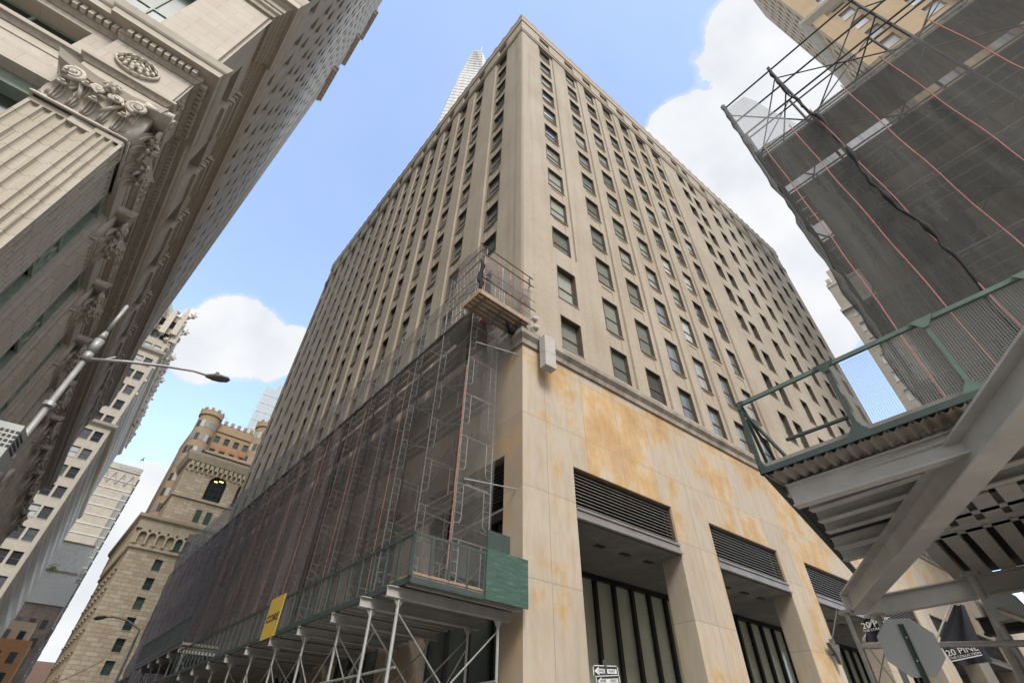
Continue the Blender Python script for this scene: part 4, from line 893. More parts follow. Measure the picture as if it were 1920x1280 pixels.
A = H(1700, 1010, 4.92); m = MB(); m.beam(A + Vector((0, 0, .16)), A + d2 * 7 + Vector((0, 0, .16)), .2, .2, .02, .015); m.build('cross_beam', MT['steel'], wk)
q = [H(1700, 1040, 5.1), H(1800, 1090, 5.1), H(1960, 1060, 5.1), H(1960, 930, 5.1)]; pass
# legs and pipe bracing
def leg(x, y, dist, ztop, r=.06):
    p = at(x, y, dist); m = MB(); m.tube((p.x, p.y, 0), (p.x, p.y, ztop), r, 8); m.tube((p.x, p.y, ztop), (p.x, p.y, ztop + .06), .16, 8); m.build('leg', MT['galv'], wk); return p
l1 = leg(1608, 1200, 14.2, 4.36); l2 = leg(1900, 1215, 12.6, 4.4); l3 = leg(1650, 1165, 15.2, 4.42)
m = MB(); a = at(1618, 1211, 14.1); b = at(1930, 1205, 12.4); m.tube(a, b, .05, 8); m.build('pipe_rail', MT['galv'], wk)
m = MB(); m.tube(at(1850, 1132, 12.8), at(1925, 1290, 12.4), .06, 8); m.build('leg', MT['galv'], wk)
m = MB(); m.tube(at(1850, 1136, 12.8), at(1960, 1175, 11.6), .045, 8); m.build('pipe_brace', MT['galv'], wk); m = MB(); m.tube(at(1630, 1215, 14.0), at(1700, 1310, 13.2), .015, 5); m.build('wire_brace', MT['galv'], wk); m = MB(); m.tube(at(1660, 1215, 14.0), at(1640, 1320, 13.6), .015, 5); m.build('wire_brace', MT['galv'], wk)
m = MB(); c = at(1886, 1138, 12.6); fx = Fr((c.x, c.y), d2, Vector((-d2.y, d2.x, 0))); m.prism(fx, [(-.22, c.z - .2), (.2, c.z - .2), (.26, c.z - .05), (.2, c.z + .16), (-.2, c.z + .16)], -.12, .12); m.build('flood_lamp', MT['alu'], wk)
m = MB(); c = at(1900, 1150, 14.5); m.beam(Vector((c.x, c.y, c.z)) - d2 * .6, Vector((c.x, c.y, c.z)) + d2 * 5, .3, .3, .03, .02); m.build('low_girder', MT['steel_dark'], wk)
# ------------------------------------------------------------------ netted scaffold above it and the building it wraps
MT['net_right'] = netmat('aged_debris_net', (.09, .087, .08), .66, (.14, .135, .125), streak=.22)
FNN = Fr(nR * 9.0, dL, -nR)
ns = thing('netted_scaffold', 'tall scaffold under dark netting with red ropes above the green mesh fence', 'scaffold', FNN.p(-3, -.8, ZB + .1))
UL = FNN.hit(1425, 287)[0] + .08; UM = -.98; ZN, ZR = 14.15, 17.4
net(FNN, UM, UL, ZB + .2, ZN, .03, .035, MT['net_black'], 'netting', ns, seed=31, nu=12, nz=26, sag=.06)
net(FNN, -14, UM, ZB + .2, ZN, .03, .05, MT['net_right'], 'netting', ns, seed=32, nu=40, nz=26, sag=.06)
net(FNN, -1.6, .02, ZB + .2, ZN, UL + .02, .04, MT['net_black'], 'end_netting', ns, seed=33, axis='o', nu=8, nz=24, sag=.0)
m = MB(); m.add([FNN.p(UL + .1, .02, 17.05), FNN.p(UL - .55, .02, 16.95), FNN.p(UL - .72, .03, 16.3), FNN.p(UL - .85, .03, 15.4), FNN.p(UL - 1.1, .02, ZN), FNN.p(UL, .02, ZN), FNN.p(UL + .05, .04, 15.6)], [(0, 1, 2, 6), (6, 2, 3), (6, 3, 4, 5)]); m.build('loose_netting', MT['net_sheer'], ns)
stds = [UL, UM, -3.3, -5.7, -8.1]
for i, u in enumerate(stds):
    for o in (-.12, -1.5):
        m = MB(); m.tube(FNN.p(u, o, ZB + .1), FNN.p(u, o, ZR + (.15 if i < 2 else .1)), .035, 7); m.build('standard', MT['steel_dark'], ns)
for z in (15.35, 16.2, 17.25):
    for o in (-.05, -1.5):
        m = MB(); m.tube(FNN.p(UL + .08, o, z), FNN.p(-12, o, z), .026, 6); m.build('guard_rail', MT['steel_dark'], ns)
for z in [6.5 + 1.95 * k for k in range(5)]:
    m = MB(); m.tube(FNN.p(UL, -.22, z), FNN.p(-12, -.22, z), .024, 6); m.tube(FNN.p(UL, -1.5, z), FNN.p(-12, -1.5, z), .024, 6)
    for u in stds: m.tube(FNN.p(u, -.22, z), FNN.p(u, -1.6, z), .024, 6)
    m.build('ledger', MT['galv'], ns)
    m = MB()
    for k in range(4): m.box(FNN, -10, UL - .05, -.55 - .34 * k, -.27 - .34 * k, z - .07, z - .02)
    m.build('plank_run', MT['wood_grey'], ns)
for a, b in zip(stds, stds[1:]):
    m = MB()
    for z in (8.0, 11.0, 14.2): m.tube(FNN.p(a, -.26, z), FNN.p(b, -.26, z + 2.9), .02, 5); m.tube(FNN.p(b, -.3, z), FNN.p(a, -.3, z + 2.9), .02, 5)
    m.tube(FNN.p(a, -.1, ZN), FNN.p(b, -1.4, ZR), .02, 5); m.tube(FNN.p(a, -1.4, ZN), FNN.p(b, -.1, 16), .02, 5); m.build('brace', MT['steel_dark'], ns)
ropes = [(1433, 292), (1500, 262), (1585, 248), (1640, 160), (1690, 130), (1900, 100)]
for i, u in enumerate((.22, -.5, -1.02, -1.75, -2.6, -3.6, -4.7)):
    m = MB(); m.chain([FNN.p(u + .018 * math.sin(z * .5 + i) + .008 * math.sin(z * 2.9), .1 + .02 * math.sin(z * 2), z) for z in [ZB + .4 + .5 * k for k in range(18)] + [ZN + .05]], .012, 5); m.build('rope', MT['rope'], ns)
rr = random.Random(12); m = MB(); pts = []; rad = []
for k in range(46): z = 6.0 + k * .25; pts.append(FNN.p(UM + rr.uniform(-.04, .04) + .05 * math.sin(z * 1.3), .07 + rr.uniform(0, .05), z)); rad.append(rr.choice((.018, .03, .04, .06)) if z > 8 else .03)
m.chain(pts, rad, 6); m.build('gathered_net', MT['cord'], ns, True)
m = MB(); rr = random.Random(13); pts = [FNN.p(UL + .03 + rr.uniform(-.02, .04), .06, 6 + k * .33) for k in range(35)]; m.chain(pts, [rr.choice((.03, .05, .08)) for _ in pts], 6); m.build('gathered_net', MT['net_black'], ns, True)
m = MB(); m.box(FNN, -2.0, UL, -1.45, -.2, ZN - .06, ZN); m.box(FNN, -12, -2.0, -1.45, -.2, ZN - .05, ZN + .01); m.build('top_platform', MT['wood_grey'], ns)
nb = thing('stone_building', 'dim stone building standing behind the dark netted scaffold at right', 'building', FNN.p(-8, -6, 0))
m = MB(); us = [-24, UL - .3]; zs = [0, 13.6]
wn = [(-1.9 - 2.6 * k, -.8 - 2.6 * k) for k in range(8)]; wz = [5.6 + 3.6 * k for k in range(2)]
for a, b in wn: us += [a, b]
for z in wz: zs += [z, z + 2]
FNB = Fr(FNN.p(0, -1.8, 0), dL, -nR)
m.relief(FNB, us, zs, lambda u, z: None if any(a < u < b for a, b in wn) and any(q < z < q + 2 for q in wz) else 0, -.3)
m.box(FNB, -24, UL - .3, -12, -.4, 0, 13.55); m.box(FNB, -24, UL - .3, -.35, .25, 13.0, 13.6); m.build('wall', MT['tan'], nb)
windows(nb, [(FNB, a, b, z, z + 2, -.28) for a, b in wn for z in wz], MT['pane_dark'], MT['frame'], MT['sill'])
# ------------------------------------------------------------------ signs and flags
def signpost(name, label, cat, P, z0, z1): 
    s = thing(name, label, cat, (P.x, P.y, 0)); m = MB(); fx = Fr((P.x, P.y), (1, 0), (0, -1)); m.box(fx, -.035, .035, -.02, .02, 0, z1); m.build('post', MT['green'], s); return s
sp = at(1135, 1258, 15); so = thing('one_way_sign', 'green post with two white ONE WAY arrow signs before the stone pier', 'street sign', (sp.x, sp.y, 0))
m = MB(); m.box(Fr((sp.x, sp.y), (1, 0), (0, -1)), -.04, .04, -.03, .03, 0, sp.z + .25); m.build('post', MT['green'], so)
def oneway(c, xd, nrm, w, h, full):
    F = Fr((c.x, c.y), xd, nrm); z = c.z; m = MB(); k = .04
    m.prism(F, [(-w / 2 + k, z - h / 2), (w / 2 - k, z - h / 2), (w / 2, z - h / 2 + k), (w / 2, z + h / 2 - k), (w / 2 - k, z + h / 2), (-w / 2 + k, z + h / 2), (-w / 2, z + h / 2 - k), (-w / 2, z - h / 2 + k)], .04, .045); pl = m.build('sign_plate', MT['white'], so)
    m = MB(); g = .018; m.prism(F, [(-w / 2 + g, z - h / 2 + g), (w / 2 - g, z - h / 2 + g), (w / 2 - g, z + h / 2 - g), (-w / 2 + g, z + h / 2 - g)], .0455, .048); m.build('black_field', MT['ink'], pl)
    m = MB(); m.prism(F, [(-w / 2 + .03, z), (-w * .27, z + h * .36), (-w * .27, z + h * .19), (w / 2 - .045, z + h * .19), (w / 2 - .045, z - h * .19), (-w * .27, z - h * .19), (-w * .27, z - h * .36)], .0485, .05); m.build('arrow', MT['white'], pl)
    text_part('lettering', 'ONE', MT['ink'], F.p(-w * .33, .051, z - h * .12), F.d, (0, 0, 1), h * .26, pl, .002, w * .25, .02); text_part('lettering', 'WAY', MT['ink'], F.p(w * .1, .051, z - h * .12), F.d, (0, 0, 1), h * .26, pl, .002, w * .27, .02)
    return pl
oneway(sp, (1, .12), (.12, -1), .66, .25, True); oneway(at(1141, 1276, 14.85), (.93, -.36), (-.36, -.93), .60, .23, True)
m = MB(); m.box(Fr((sp.x, sp.y), (1, .12), (.12, -1)), -.03, .03, .052, .07, sp.z - .3, sp.z + .18); m.build('clamp', MT['green'], so)
c = at(1707, 1212, 10.4); ss = thing('stop_sign', 'bare grey back of an octagonal sign on a green post', 'street sign', (c.x, c.y, 0))
va = Vector((c.x, c.y, 0)).normalized(); rx = Vector((va.y, -va.x, 0)); fx = Fr((c.x, c.y), (rx * .97 + va * .25), -(va * .97 - rx * .25)); rad = .41
m = MB(); m.prism(fx, [(rad * math.cos(R(22.5 + 45 * i)), c.z + rad * math.sin(R(22.5 + 45 * i))) for i in range(8)], -.004, 0); m.build('sign_plate', MT['alu'], ss)
m = MB(); m.box(fx, -.035, .035, .004, .012, 0, c.z + .3); m.box(fx, -.035, -.02, .012, .035, 0, c.z + .3); m.box(fx, .02, .035, .012, .035, 0, c.z + .3); m.build('post', MT['green'], ss)
m = MB()
for dz in (-.18, .12): m.tube(fx.p(0, .012, c.z + dz), fx.p(0, .03, c.z + dz), .012, 8)
m.build('bolt', MT['galv'], ss)
def flag(u, pole_a, pole_b, top, tl, tr, bl, br, label, txt_tl, txt_w):
    fl = thing('flag', label, 'flag', FR.p(u, 0, 0), 'dark banners on the stone facade')
    G = lambda x, y: FR.p(u, *FR.hitu(x, y, u))
    m = MB(); m.tube(G(*pole_a), G(*pole_b), .06, 8); m.build('flag_pole', MT['steel'], fl)
    T, TL, TR, BL, BR = [G(*q) for q in (top, tl, tr, bl, br)]; m = MB(); P = []; n = 14; k = 12
    for j in range(k + 1):
        t = j / k
        for i in range(n + 1):
            s = i / n
            if t < .55: q = t / .55; a = T.lerp(TL, q); b = (T + (TR - TL) * .22).lerp(TR, q)
            else: q = (t - .55) / .45; a = TL.lerp(BL, q); b = TR.lerp(BR, q)
            p = a.lerp(b, s) + FR.d * (-.18 * math.sin(s * 9 + 1) * (1 - t * .55) - .06 * math.sin(s * 17 + t * 5)); P.append(p)
    m.add(P, [(j * (n + 1) + i, j * (n + 1) + i + 1, (j + 1) * (n + 1) + i + 1, (j + 1) * (n + 1) + i) for j in range(k) for i in range(n)]); m.build('cloth', MT['flag'], fl, True)
    return fl, G
f2, G = flag(34, (1755, 1200), (1783, 1130), (1790, 1134), (1762, 1206), (1838, 1205), (1790, 1248), (1862, 1240), 'dark flag lettered 20 PINE THE COLLECTION, nearer the right edge', None, None)
off = -FR.d * .42
def lett(G, fl, txt, a, b, hpx, bold=.01):
    A, B = G(*a) + off, G(*b) + off; h = (G(a[0] - hpx * .12, a[1] - hpx) + off - A).length; X = (B - A); up = (G(a[0] - hpx * .15, a[1] - hpx) - G(*a)); Y = up - X.normalized() * up.dot(X.normalized())
    text_part('lettering', txt, MT['white'], A, X, Y, h, fl, .01, X.length, bold)
lett(G, f2, '20 PINE', (1783, 1231.5), (1840, 1219.5), 11, 0); lett(G, f2, 'THE COLLECTION', (1787, 1237.5), (1844, 1226), 4, 0)
A, B = G(1789, 1240.5) + off, G(1846, 1228.5) + off; m = MB(); m.tube(A, B, .03, 4); m.build('underline', MT['white'], f2)
f1, G = flag(24, (1619, 1200), (1640, 1150), (1632, 1150), (1618, 1170), (1662, 1160), (1624, 1204), (1668, 1200), 'dark flag lettered 20 PINE THE COLLECTION, half hidden behind the girder end', None, None)
lett(G, f1, '20 PINE', (1625, 1181), (1680, 1169), 11, 0); lett(G, f1, 'THE COLLECTION', (1626, 1187), (1682, 1176), 4, 0)
MT['rib'] = plain('pale_tower_rib', (.27, .265, .24), .6)
# ------------------------------------------------------------------ background buildings
def grid_building(root, F, L, z0, z1, wcols, wrows, mat, pane, depth=.25, wh=2.0, topn=100, frame=None, sill=None, hole=None, rail=False, arch=False, name='wall', extra=None):
    us = [0, L]; zs = [z0, z1]
    for a, b in wcols: us += [a, b]
    for z in wrows: zs += [z, z + wh]
    m = MB(); m.relief(F, us, zs, lambda u, z: None if any(a < u < b for a, b in wcols) and any(q < z < q + wh for q in wrows) else 0, -depth); m.build(name, mat, root)
    return [(F, a, b, z, z + wh, -depth + .02) for a, b in wcols for z in wrows]
def topbox(m, F, L, D, z): m.quad(F.p(0, 0, z), F.p(L, 0, z), F.p(L, -D, z), F.p(0, -D, z))
# cream tower with gothic crown
az = R(-43.5); P = Vector((math.sin(az), math.cos(az), 0)) * 115; yS = yaw(-39.0); FgF = Fr(P, -yaw(51), Vector((yaw(51).y * 1.0, -yaw(51).x, 0)) * 1.0); FgS = Fr(P, yS, Vector((yS.y, -yS.x, 0)))
if FgF.o.dot(V2(CAM) - P) < 0: FgF.o = -FgF.o
gb = thing('gothic_tower', 'cream tower with paired windows and a spiky gothic crown beyond the ornate building', 'building', (P.x, P.y, 0))
rows = [3 + 3.75 * k for k in range(21)]
cF = []; 
for k in range(5): a = .7 + 5.4 * k; cF += [(a, a + 1.45), (a + 1.85, a + 3.3)]
wl = grid_building(gb, FgF, 27, 0, 82, cF, rows, MT['gothic'], None, wh=2.1)
cS = []
for k in range(18): a = 1.4 + 3.2 * k; cS += [(a, a + .8), (a + 1.25, a + 2.05)]
wl2 = grid_building(gb, FgS, 60, 0, 79, cS, rows[:20], MT['gothic'], None, wh=1.9, name='side_wall')
windows(gb, wl, MT['pane_mix'], MT['frame'], MT['gothic'], topn=60, rail=True); windows(gb, wl2, MT['pane_mix'], MT['frame'], MT['gothic'], topn=40, parts=False)
m = MB(); topbox(m, FgS, 60, 27, 79); topbox(m, FgF, 27, 27, 81.9); m.build('roof', MT['bronze'], gb)
for z in (51.2, 70.3):
    m = MB(); m.sweep([FgS.p(60, 0, 0), FgS.p(0, 0, 0), FgF.p(27, 0, 0)], [(0, z), (.6, z + .3), (.8, z + .8), (.2, z + 1), (0, z + 1)], -1); m.build('string_course', MT['lime_trim'], gb)
rr = random.Random(8); m = MB()
for F, L, z, n in ((FgS, 60, 77, 34), (FgF, 22, 81, 11)):
    for i in range(n):
        u = .2 + (L - .4) * i / (n - 1); h = rr.uniform(1.7, 4.2); m.box(F, u - .6, u + .6, -.2, rr.uniform(.4, 1.1), z - rr.uniform(2, 6), z + h * .5); m.prism(F, [(u - .5, z + h * .5), (u + .5, z + h * .5), (u, z + h * 1.3)], 0, .8)
        for q in range(4): m.ball(F.p(u + rr.uniform(-.8, .8), rr.uniform(.3, 1.2), z + rr.uniform(-6.5, h)), rr.uniform(.25, .6), 5, 4)
m.build('crown', MT['lime_trim'], gb)
for i, (u, z) in enumerate(((0, 83.5), (7, 83), (17, 81), (28, 80))):
    m = MB(); c = FgS.p(u, 1.3, z); m.tube(c - FgS.o * 1.6 + Vector((0, 0, -1.8)), c, .5, 6, .25); m.ball(c, .55, 6, 4); m.tube(c, c + Vector((0, 0, 1.7)), .3, 5, .08); m.tube(c + FgS.o * .75 + Vector((0, 0, .5)), c - FgS.o * .75 + Vector((0, 0, .5)), .17, 5); m.build('gargoyle', MT['lime_dark'], gb)
m = MB()
for k in range(6): z = 60 + 3.5 * k; m.ball(FgS.p(.3, .15, z), .45, 5, 4)
m.build('corner_ornament', MT['lime_trim'], gb)
m = MB(); m.prism(FgF, [(2, 81.9), (24, 81.9), (19, 92), (13, 98), (8, 92)], -12, -1); m.build('mansard_roof', MT['bronze'], gb)
# glass slab under hoarding scaffold
def far_block(name, label, cat, x, y, dist, yf, L, D, z1, mat, z0=0, left=False):
    p = at(x, y, dist); ff = yaw(yf) * (-1 if left else 1); of = Vector((ff.y, -ff.x, 0)); of = of if of.dot(V2(CAM) - V2(p)) > 0 else -of
    F = Fr((p.x, p.y), ff, of); sd = yaw(-39.5); os_ = -ff; G = Fr((p.x, p.y), sd, os_); r = thing(name, label, cat, (p.x, p.y, 0))
    m = MB(); a, b = F.p(0, 0, 0), F.p(L, 0, 0); c, d = b + sd * D, a + sd * D; m.plan([(q.x, q.y) for q in (a, b, c, d)], z0, z1); return r, F, G, m
z1 = at(270, 880, 205).z
gs, F, G, m = far_block('glass_slab', 'pale slab tower striped with thin floor lines behind the cream gothic tower', 'building', 270, 880, 205, 51, 22, 40, z1, None, left=True)
m.build('wall', MT['gothic'], gs)
m = MB(); z = 4
while z < z1 - 4: m.box(F, 0, 22, -.1, .16, z, z + .3); z += 3.05
m.build('floor_line', MT['steel'], gs)
m = MB()
for u in (1.8, 4.6, 7.8, 11): m.box(F, u, u + .4, -.1, .1, 3, z1 - 7)
m.build('rib', MT['gothic'], gs)
m = MB(); m.box(F, .0, 2.0, -.1, .05, 2, z1 - 10); m.box(G, 0, 38, -.1, .05, 2, z1 - 4); m.build('glazed_edge', MT['glass_t'], gs)
m = MB(); z = 3
while z < z1 - 2: m.box(G, 0, 38, .05, .5, z, z + .5); z += 3.05
m.build('balcony', MT['steel_light'], gs)
m = MB()
for i in range(8): m.tube(F.p(.3 + 2.6 * i, .3, z1 - 7), F.p(1.6 + 2.6 * i, .3, z1 - 3), .12, 4); m.tube(F.p(1.6 + 2.6 * i, .3, z1 - 3), F.p(2.9 + 2.6 * i, .3, z1 - 7), .12, 4)
m.box(F, 0, 22, 0, .3, z1 - 2.2, z1 - 1.7); m.build('roof_truss', MT['steel_light'], gs)
m = MB(); m.box(F, .3, 7, .02, .3, z1 - 1.6, z1 - .3); m.build('hoarding', MT['channel'], gs)
# lower blocks in front of it
z1 = at(150, 1020, 190).z
hb, F, G, m = far_block('rooftop_box', 'grey metal plant room box above the old brown building', 'plant room', 158, 1060, 190, 51, 9, 12, z1, None, z0=at(150, 1100, 190).z, left=True); m.build('housing', MT['steel_light'], hb)
m = MB(); zq = at(150, 1060, 190).z; m.box(F, .3, 8.6, .01, .1, zq - 2.6, zq - 2); m.box(F, -.1, 9.1, -.1, .2, z1, z1 + .35); m.build('trim', MT['brown'], hb)
c = at(95, 1070, 186); sb = thing('roof_shrub', 'small yellow green shrub on the roof beside the grey plant room', 'shrub', c); rr = random.Random(3); m = MB()
for i in range(260):
    p = c + Vector((rr.gauss(0, .55), rr.gauss(0, .55), .6 + rr.gauss(0, .5))); a = Vector((rr.uniform(-1, 1), rr.uniform(-1, 1), rr.uniform(-1, 1))).normalized() * .16; b = a.orthogonal().normalized() * .09; m.quad(p - a, p + b, p + a, p - b)
m.build('foliage', plain('yellow_green_leaf', (.16, .2, .03), .8, c2=(.1, .14, .02), nscale=1), sb); m = MB(); m.tube(c, c + Vector((0, 0, .8)), .06, 6, .03); m.build('trunk', MT['brown'], sb)
z1 = at(130, 1095, 182).z
bb, F, G, m = far_block('old_brown_building', 'old brown block with a pale metal roof edge below the slab tower', 'building', 140, 1100, 182, 51, 26, 34, z1, None, left=True); m.build('wall', MT['brown'], bb)
m = MB(); m.box(F, -.3, 26, -.1, .4, z1 - 5.2, z1 + .4); m.build('metal_fascia', MT['galv'], bb)
windows(bb, [(F, 1.2 + 2.6 * k, 2.4 + 2.6 * k, z1 - 10.5 - 4 * j, z1 - 8.4 - 4 * j, .02) for k in range(8) for j in range(3)], MT['pane_mix'], MT['frame'], MT['sill'], parts=False)
m = MB()
for i in range(7): m.box(G, 1 + 3 * i, 3 + 3 * i, .01, .3, z1 - 10, z1 - 4); m.box(G, .6 + 3 * i, 3.2 + 3 * i, .3, .6, z1 - 10.3, z1 - 9.9)
m.build('oriel', MT['steel_light'], bb)
z1 = at(50, 1165, 170).z
yb, F, G, m = far_block('buff_house', 'narrow buff building with dark windows between brown and orange buildings', 'building', 72, 1165, 170, 51, 20, 10, z1, None, left=True); m.build('wall', MT['tan'], yb)
windows(yb, [(F, 1.0 + 2.8 * k, 2.2 + 2.8 * k, z1 - 3.8 - 3.6 * j, z1 - 1.8 - 3.6 * j, .02) for k in range(4) for j in range(3)], MT['pane_mix'], MT['frame'], MT['sill'], parts=False)
z1 = at(50, 1200, 160).z
og, F, G, m = far_block('orange_house', 'orange brick building at the bottom of the street gap', 'building', 63, 1200, 160, 51, 20, 10, z1, None, left=True); m.build('wall', MT['orange'], og)
windows(og, [(F, 1.3 + 2.8 * k, 2.6 + 2.8 * k, z1 - 4.2 - 3.6 * j, z1 - 2.2 - 3.6 * j, .02) for k in range(4) for j in range(2)], MT['pane_mix'], MT['frame'], MT['sill'], parts=False)
z1 = at(90, 1240, 280).z
rf, F, G, m = far_block('red_house', 'far reddish roofs closing the view down the street', 'building', 64, 1242, 280, 51, 22, 12, z1, None); m.build('wall', MT['redfar'], rf)
m = MB(); m.box(F, 9, 13, -4, -.5, z1, z1 + 1.6); m.build('roof_house', MT['redfar'], rf)
# rusticated limestone building
p = at(275, 965, 110); zc = p.z; fd = yaw(50); FF = Fr((p.x, p.y), fd, (fd.y, -fd.x)); ld = yaw(-41); FFS = Fr((p.x, p.y), ld, -fd)
fe = thing('limestone_building', 'rusticated limestone block with arched corbel tables beyond the purple netting', 'building', (p.x, p.y, 0))
def hz_(x, y): return FF.hit(x, y)
fr_rows = [FF.hit(755 / 2.667, 800 + y / 2.667)[1] for y in (675,)]
cols = [(FF.hit(280, 1045)[0] - .9, FF.hit(280, 1045)[0] + 1.0)]; rowz = [zc - 8.6 - 3.05 * k for k in range(9)]
wl = grid_building(fe, FF, 40, 0, zc - .2, [(4.6, 5.9), (11.6, 12.9), (18.5, 19.8)], rowz, MT['fed'], None, wh=1.9, depth=.4)
cs = [(1.5 + 3.4 * k, 2.9 + 3.4 * k) for k in range(8)]; wl += grid_building(fe, FFS, 30, 0, zc - .2, cs, rowz, MT['fed'], None, wh=1.9, depth=.3, name='side_wall')
windows(fe, wl, MT['pane_green'], MT['frame'], MT['fedtrim'], topn=60, rail=True)
for z in rowz:
    for a, b in cs: m = MB(); m.box(FFS, a - .2, b + .2, .01, .28, z - .4, z - .15); m.build('window_ledge', MT['fedtrim'], fe)
pf = [FFS.p(30, 0, 0), FFS.p(0, 0, 0), FF.p(40, 0, 0)]
m = MB(); m.sweep(pf, [(0, zc - 5.8), (.35, zc - 5.6), (.35, zc - 5.3), (0, zc - 5.2)], 1); m.sweep(pf, [(.5, zc - 2.4), (.55, zc - .8), (1.0, zc - .5), (1.1, zc), (0, zc + .1)], 1); m.build('cornice', MT['fedtrim'], fe)
m = MB()
def arcade(F, L, z, pitch, o, h, w=.35):
    n = int(L / pitch)
    for i in range(n):
        u = i * pitch; m.box(F, u, u + w, 0, o, z - h, z - .2)
        pts = []
        for k in range(9): a = math.pi * k / 8; pts.append((u + w + (pitch - w) / 2 - (pitch - w) / 2 * math.cos(a), z - h * .35 + (pitch - w) / 2 * math.sin(a)))
        pts = [(u + w, z + .9)] + [(u + w, z - h * .35)] + pts[1:-1] + [(u + pitch, z - h * .35), (u + pitch, z + .9)]
        m.prism(F, pts, 0, o)
arcade(FF, 40, zc - 2.6, 1.5, .5, 2.3); arcade(FFS, 30, zc - 2.6, 1.5, .5, 2.3); m.build('corbel_table', MT['fedtrim'], fe)
m = MB()
for i in (4, 5, 6): m.prism(FF, [(i * 1.5 + .45, zc - 5), (i * 1.5 + 1.4, zc - 5), (i * 1.5 + 1.4, zc - 3.2), (i * 1.5 + 1.2, zc - 2.6), (i * 1.5 + .92, zc - 2.3), (i * 1.5 + .65, zc - 2.6), (i * 1.5 + .45, zc - 3.2)], .02, .06)
m.build('arcade_window', MT['pane_green'], fe)
# upper stage, set back, with the great arched windows
zu = at(362, 850, 114).z; u_l = FF.uo(at(362, 850, 114))[0]; FU = Fr(FF.p(u_l, -3.0, 0), fd, FF.o); FUS = Fr(FF.p(u_l, -3.0, 0), ld, -fd)
aw_ = [FU.hit(402, 905)[0], FU.hit(448, 925)[0]]; ub, zb = FU.hit(398, 937); _, za = FU.hit(404, 905)
m = MB(); AW = 3.4; c1 = FU.hit(403, 920)[0]; cc = [c1, c1 + 5.6, c1 + 11.2]; zb_ = zb - .3; zs_ = za - .2; ztp = zs_ + AW / 2
us = [0, 26]; zs = [zc, zu - .6, zb_, zs_]
for c in cc: us += [c - AW / 2, c + AW / 2]
zs.append(ztp)
m.relief(FU, us, zs, lambda u, z: None if zb_ < z < ztp and any(abs(u - c) < AW / 2 for c in cc) else 0, -.6)
for c in cc:
    for s in (-1, 1):
        pts = [(c + s * AW / 2, zs_)] + [(c + s * AW / 2 * math.cos(math.pi / 2 * k / 6), zs_ + AW / 2 * math.sin(math.pi / 2 * k / 6)) for k in range(1, 7)] + [(c + s * AW / 2, ztp)]
        m.prism(FU, pts, -.6, 0)
m.relief(FUS, [0, 20], [zc, zu - .6], lambda u, z: 0); m.build('upper_wall', MT['fed'], fe)
for c in cc:
    m = MB(); m.quad(FU.p(c - AW / 2, -.55, zb_), FU.p(c + AW / 2, -.55, zb_), FU.p(c + AW / 2, -.55, ztp), FU.p(c - AW / 2, -.55, ztp)); aw2 = m.build('arched_window', MT['pane_dark'], fe)
    m = MB()
    for k in range(1, 4): m.box(FU, c - AW / 2 + AW * k / 4 - .06, c - AW / 2 + AW * k / 4 + .06, -.54, -.45, zb_, zs_ + .8)
    for z in (zb_ + 1.2, zb_ + 2.4, zs_): m.box(FU, c - AW / 2, c + AW / 2, -.54, -.44, z, z + .12)
    m.build('mullion', MT['black'], aw2)
    m = MB(); m.box(FU, c - .9, c - .2, -.54, -.5, zs_ + .5, zs_ + .75); m.box(FU, c + .1, c + .9, -.54, -.5, zs_ + .8, zs_ + 1.05); m.build('lit_lamp', MT['lit'], aw2)
m = MB(); z = zb_ - .7; pu = [FUS.p(20, 0, 0), FUS.p(0, 0, 0), FU.p(26, 0, 0)]; m.sweep(pu, [(0, z), (.3, z + .1), (.3, z + .35), (0, z + .45)], 1); m.sweep(pu, [(0, zu - 2.0), (.5, zu - 1.7), (.9, zu - .4), (.95, zu), (0, zu + .1)], 1); m.build('upper_cornice', MT['fedtrim'], fe)
m = MB(); arcade(FU, 26, zu - 2.6, .95, .4, 1.2, .3); m.build('upper_corbel_table', MT['fedtrim'], fe)
wz_ = FU.hit(382, 965)[1]; windows(fe, [(FU, FU.hit(x, 960)[0] - .55, FU.hit(x, 960)[0] + .55, zb_ - 4.6, zb_ - 2.2, .02) for x in (373, 394)], MT['pane_green'], MT['frame'], MT['fedtrim'], rail=True)
u2, z2 = FU.hit(395, 842); m = MB(); m.box(FU, u2 - .2, 26, -10, -2.0, zu, zu + 1.6); m.box(FU, u2 - .6, 26, -10, -1.6, zu + 1.6, zu + 2.0); m.build('roof_parapet', MT['fedtrim'], fe)
m = MB(); m.add([FU.p(u2, -2, zu + 2), FU.p(26, -2, zu + 2), FU.p(26, -9, zu + 5.5), FU.p(u2 + 5, -9, zu + 5.5)], [(0, 1, 2, 3)]); m.build('tile_roof', MT['redroof'], fe)
# tan brick tower with crenellated round turrets, behind
D2 = 124; p = at(372, 800, D2); FC = Fr((p.x, p.y), fd, FF.o); FCS = Fr((p.x, p.y), ld, -fd)
ca = thing('turreted_tower', 'tan brick tower with crenellated round turrets above the limestone building', 'building', (p.x, p.y, 0))
zt = at(440, 800, D2).z
wr = [zt - 5.0 - 3.4 * k for k in range(8)]; wcol = [(4.2 + 2.2 * k, 5.4 + 2.2 * k) for k in range(5)]
wl = grid_building(ca, FC, 15.5, 0, zt, wcol, wr, MT['castle'], None, wh=1.7, depth=.3); windows(ca, wl, MT['pane_green'], MT['frame'], MT['castle'], topn=40, rail=True)
m = MB(); m.relief(FCS, [0, 22], [0, zt], lambda u, z: 0)
for i in range(7): m.box(FC, 3.2 + 1.55 * i, 4.0 + 1.55 * i, -.5, .1, zt, zt + 1.0)
for i in range(12): m.box(FCS, 2 + 1.7 * i, 3 + 1.7 * i, -.5, .1, zt, zt + 1.0)
m.build('battlement', MT['castle'], ca)
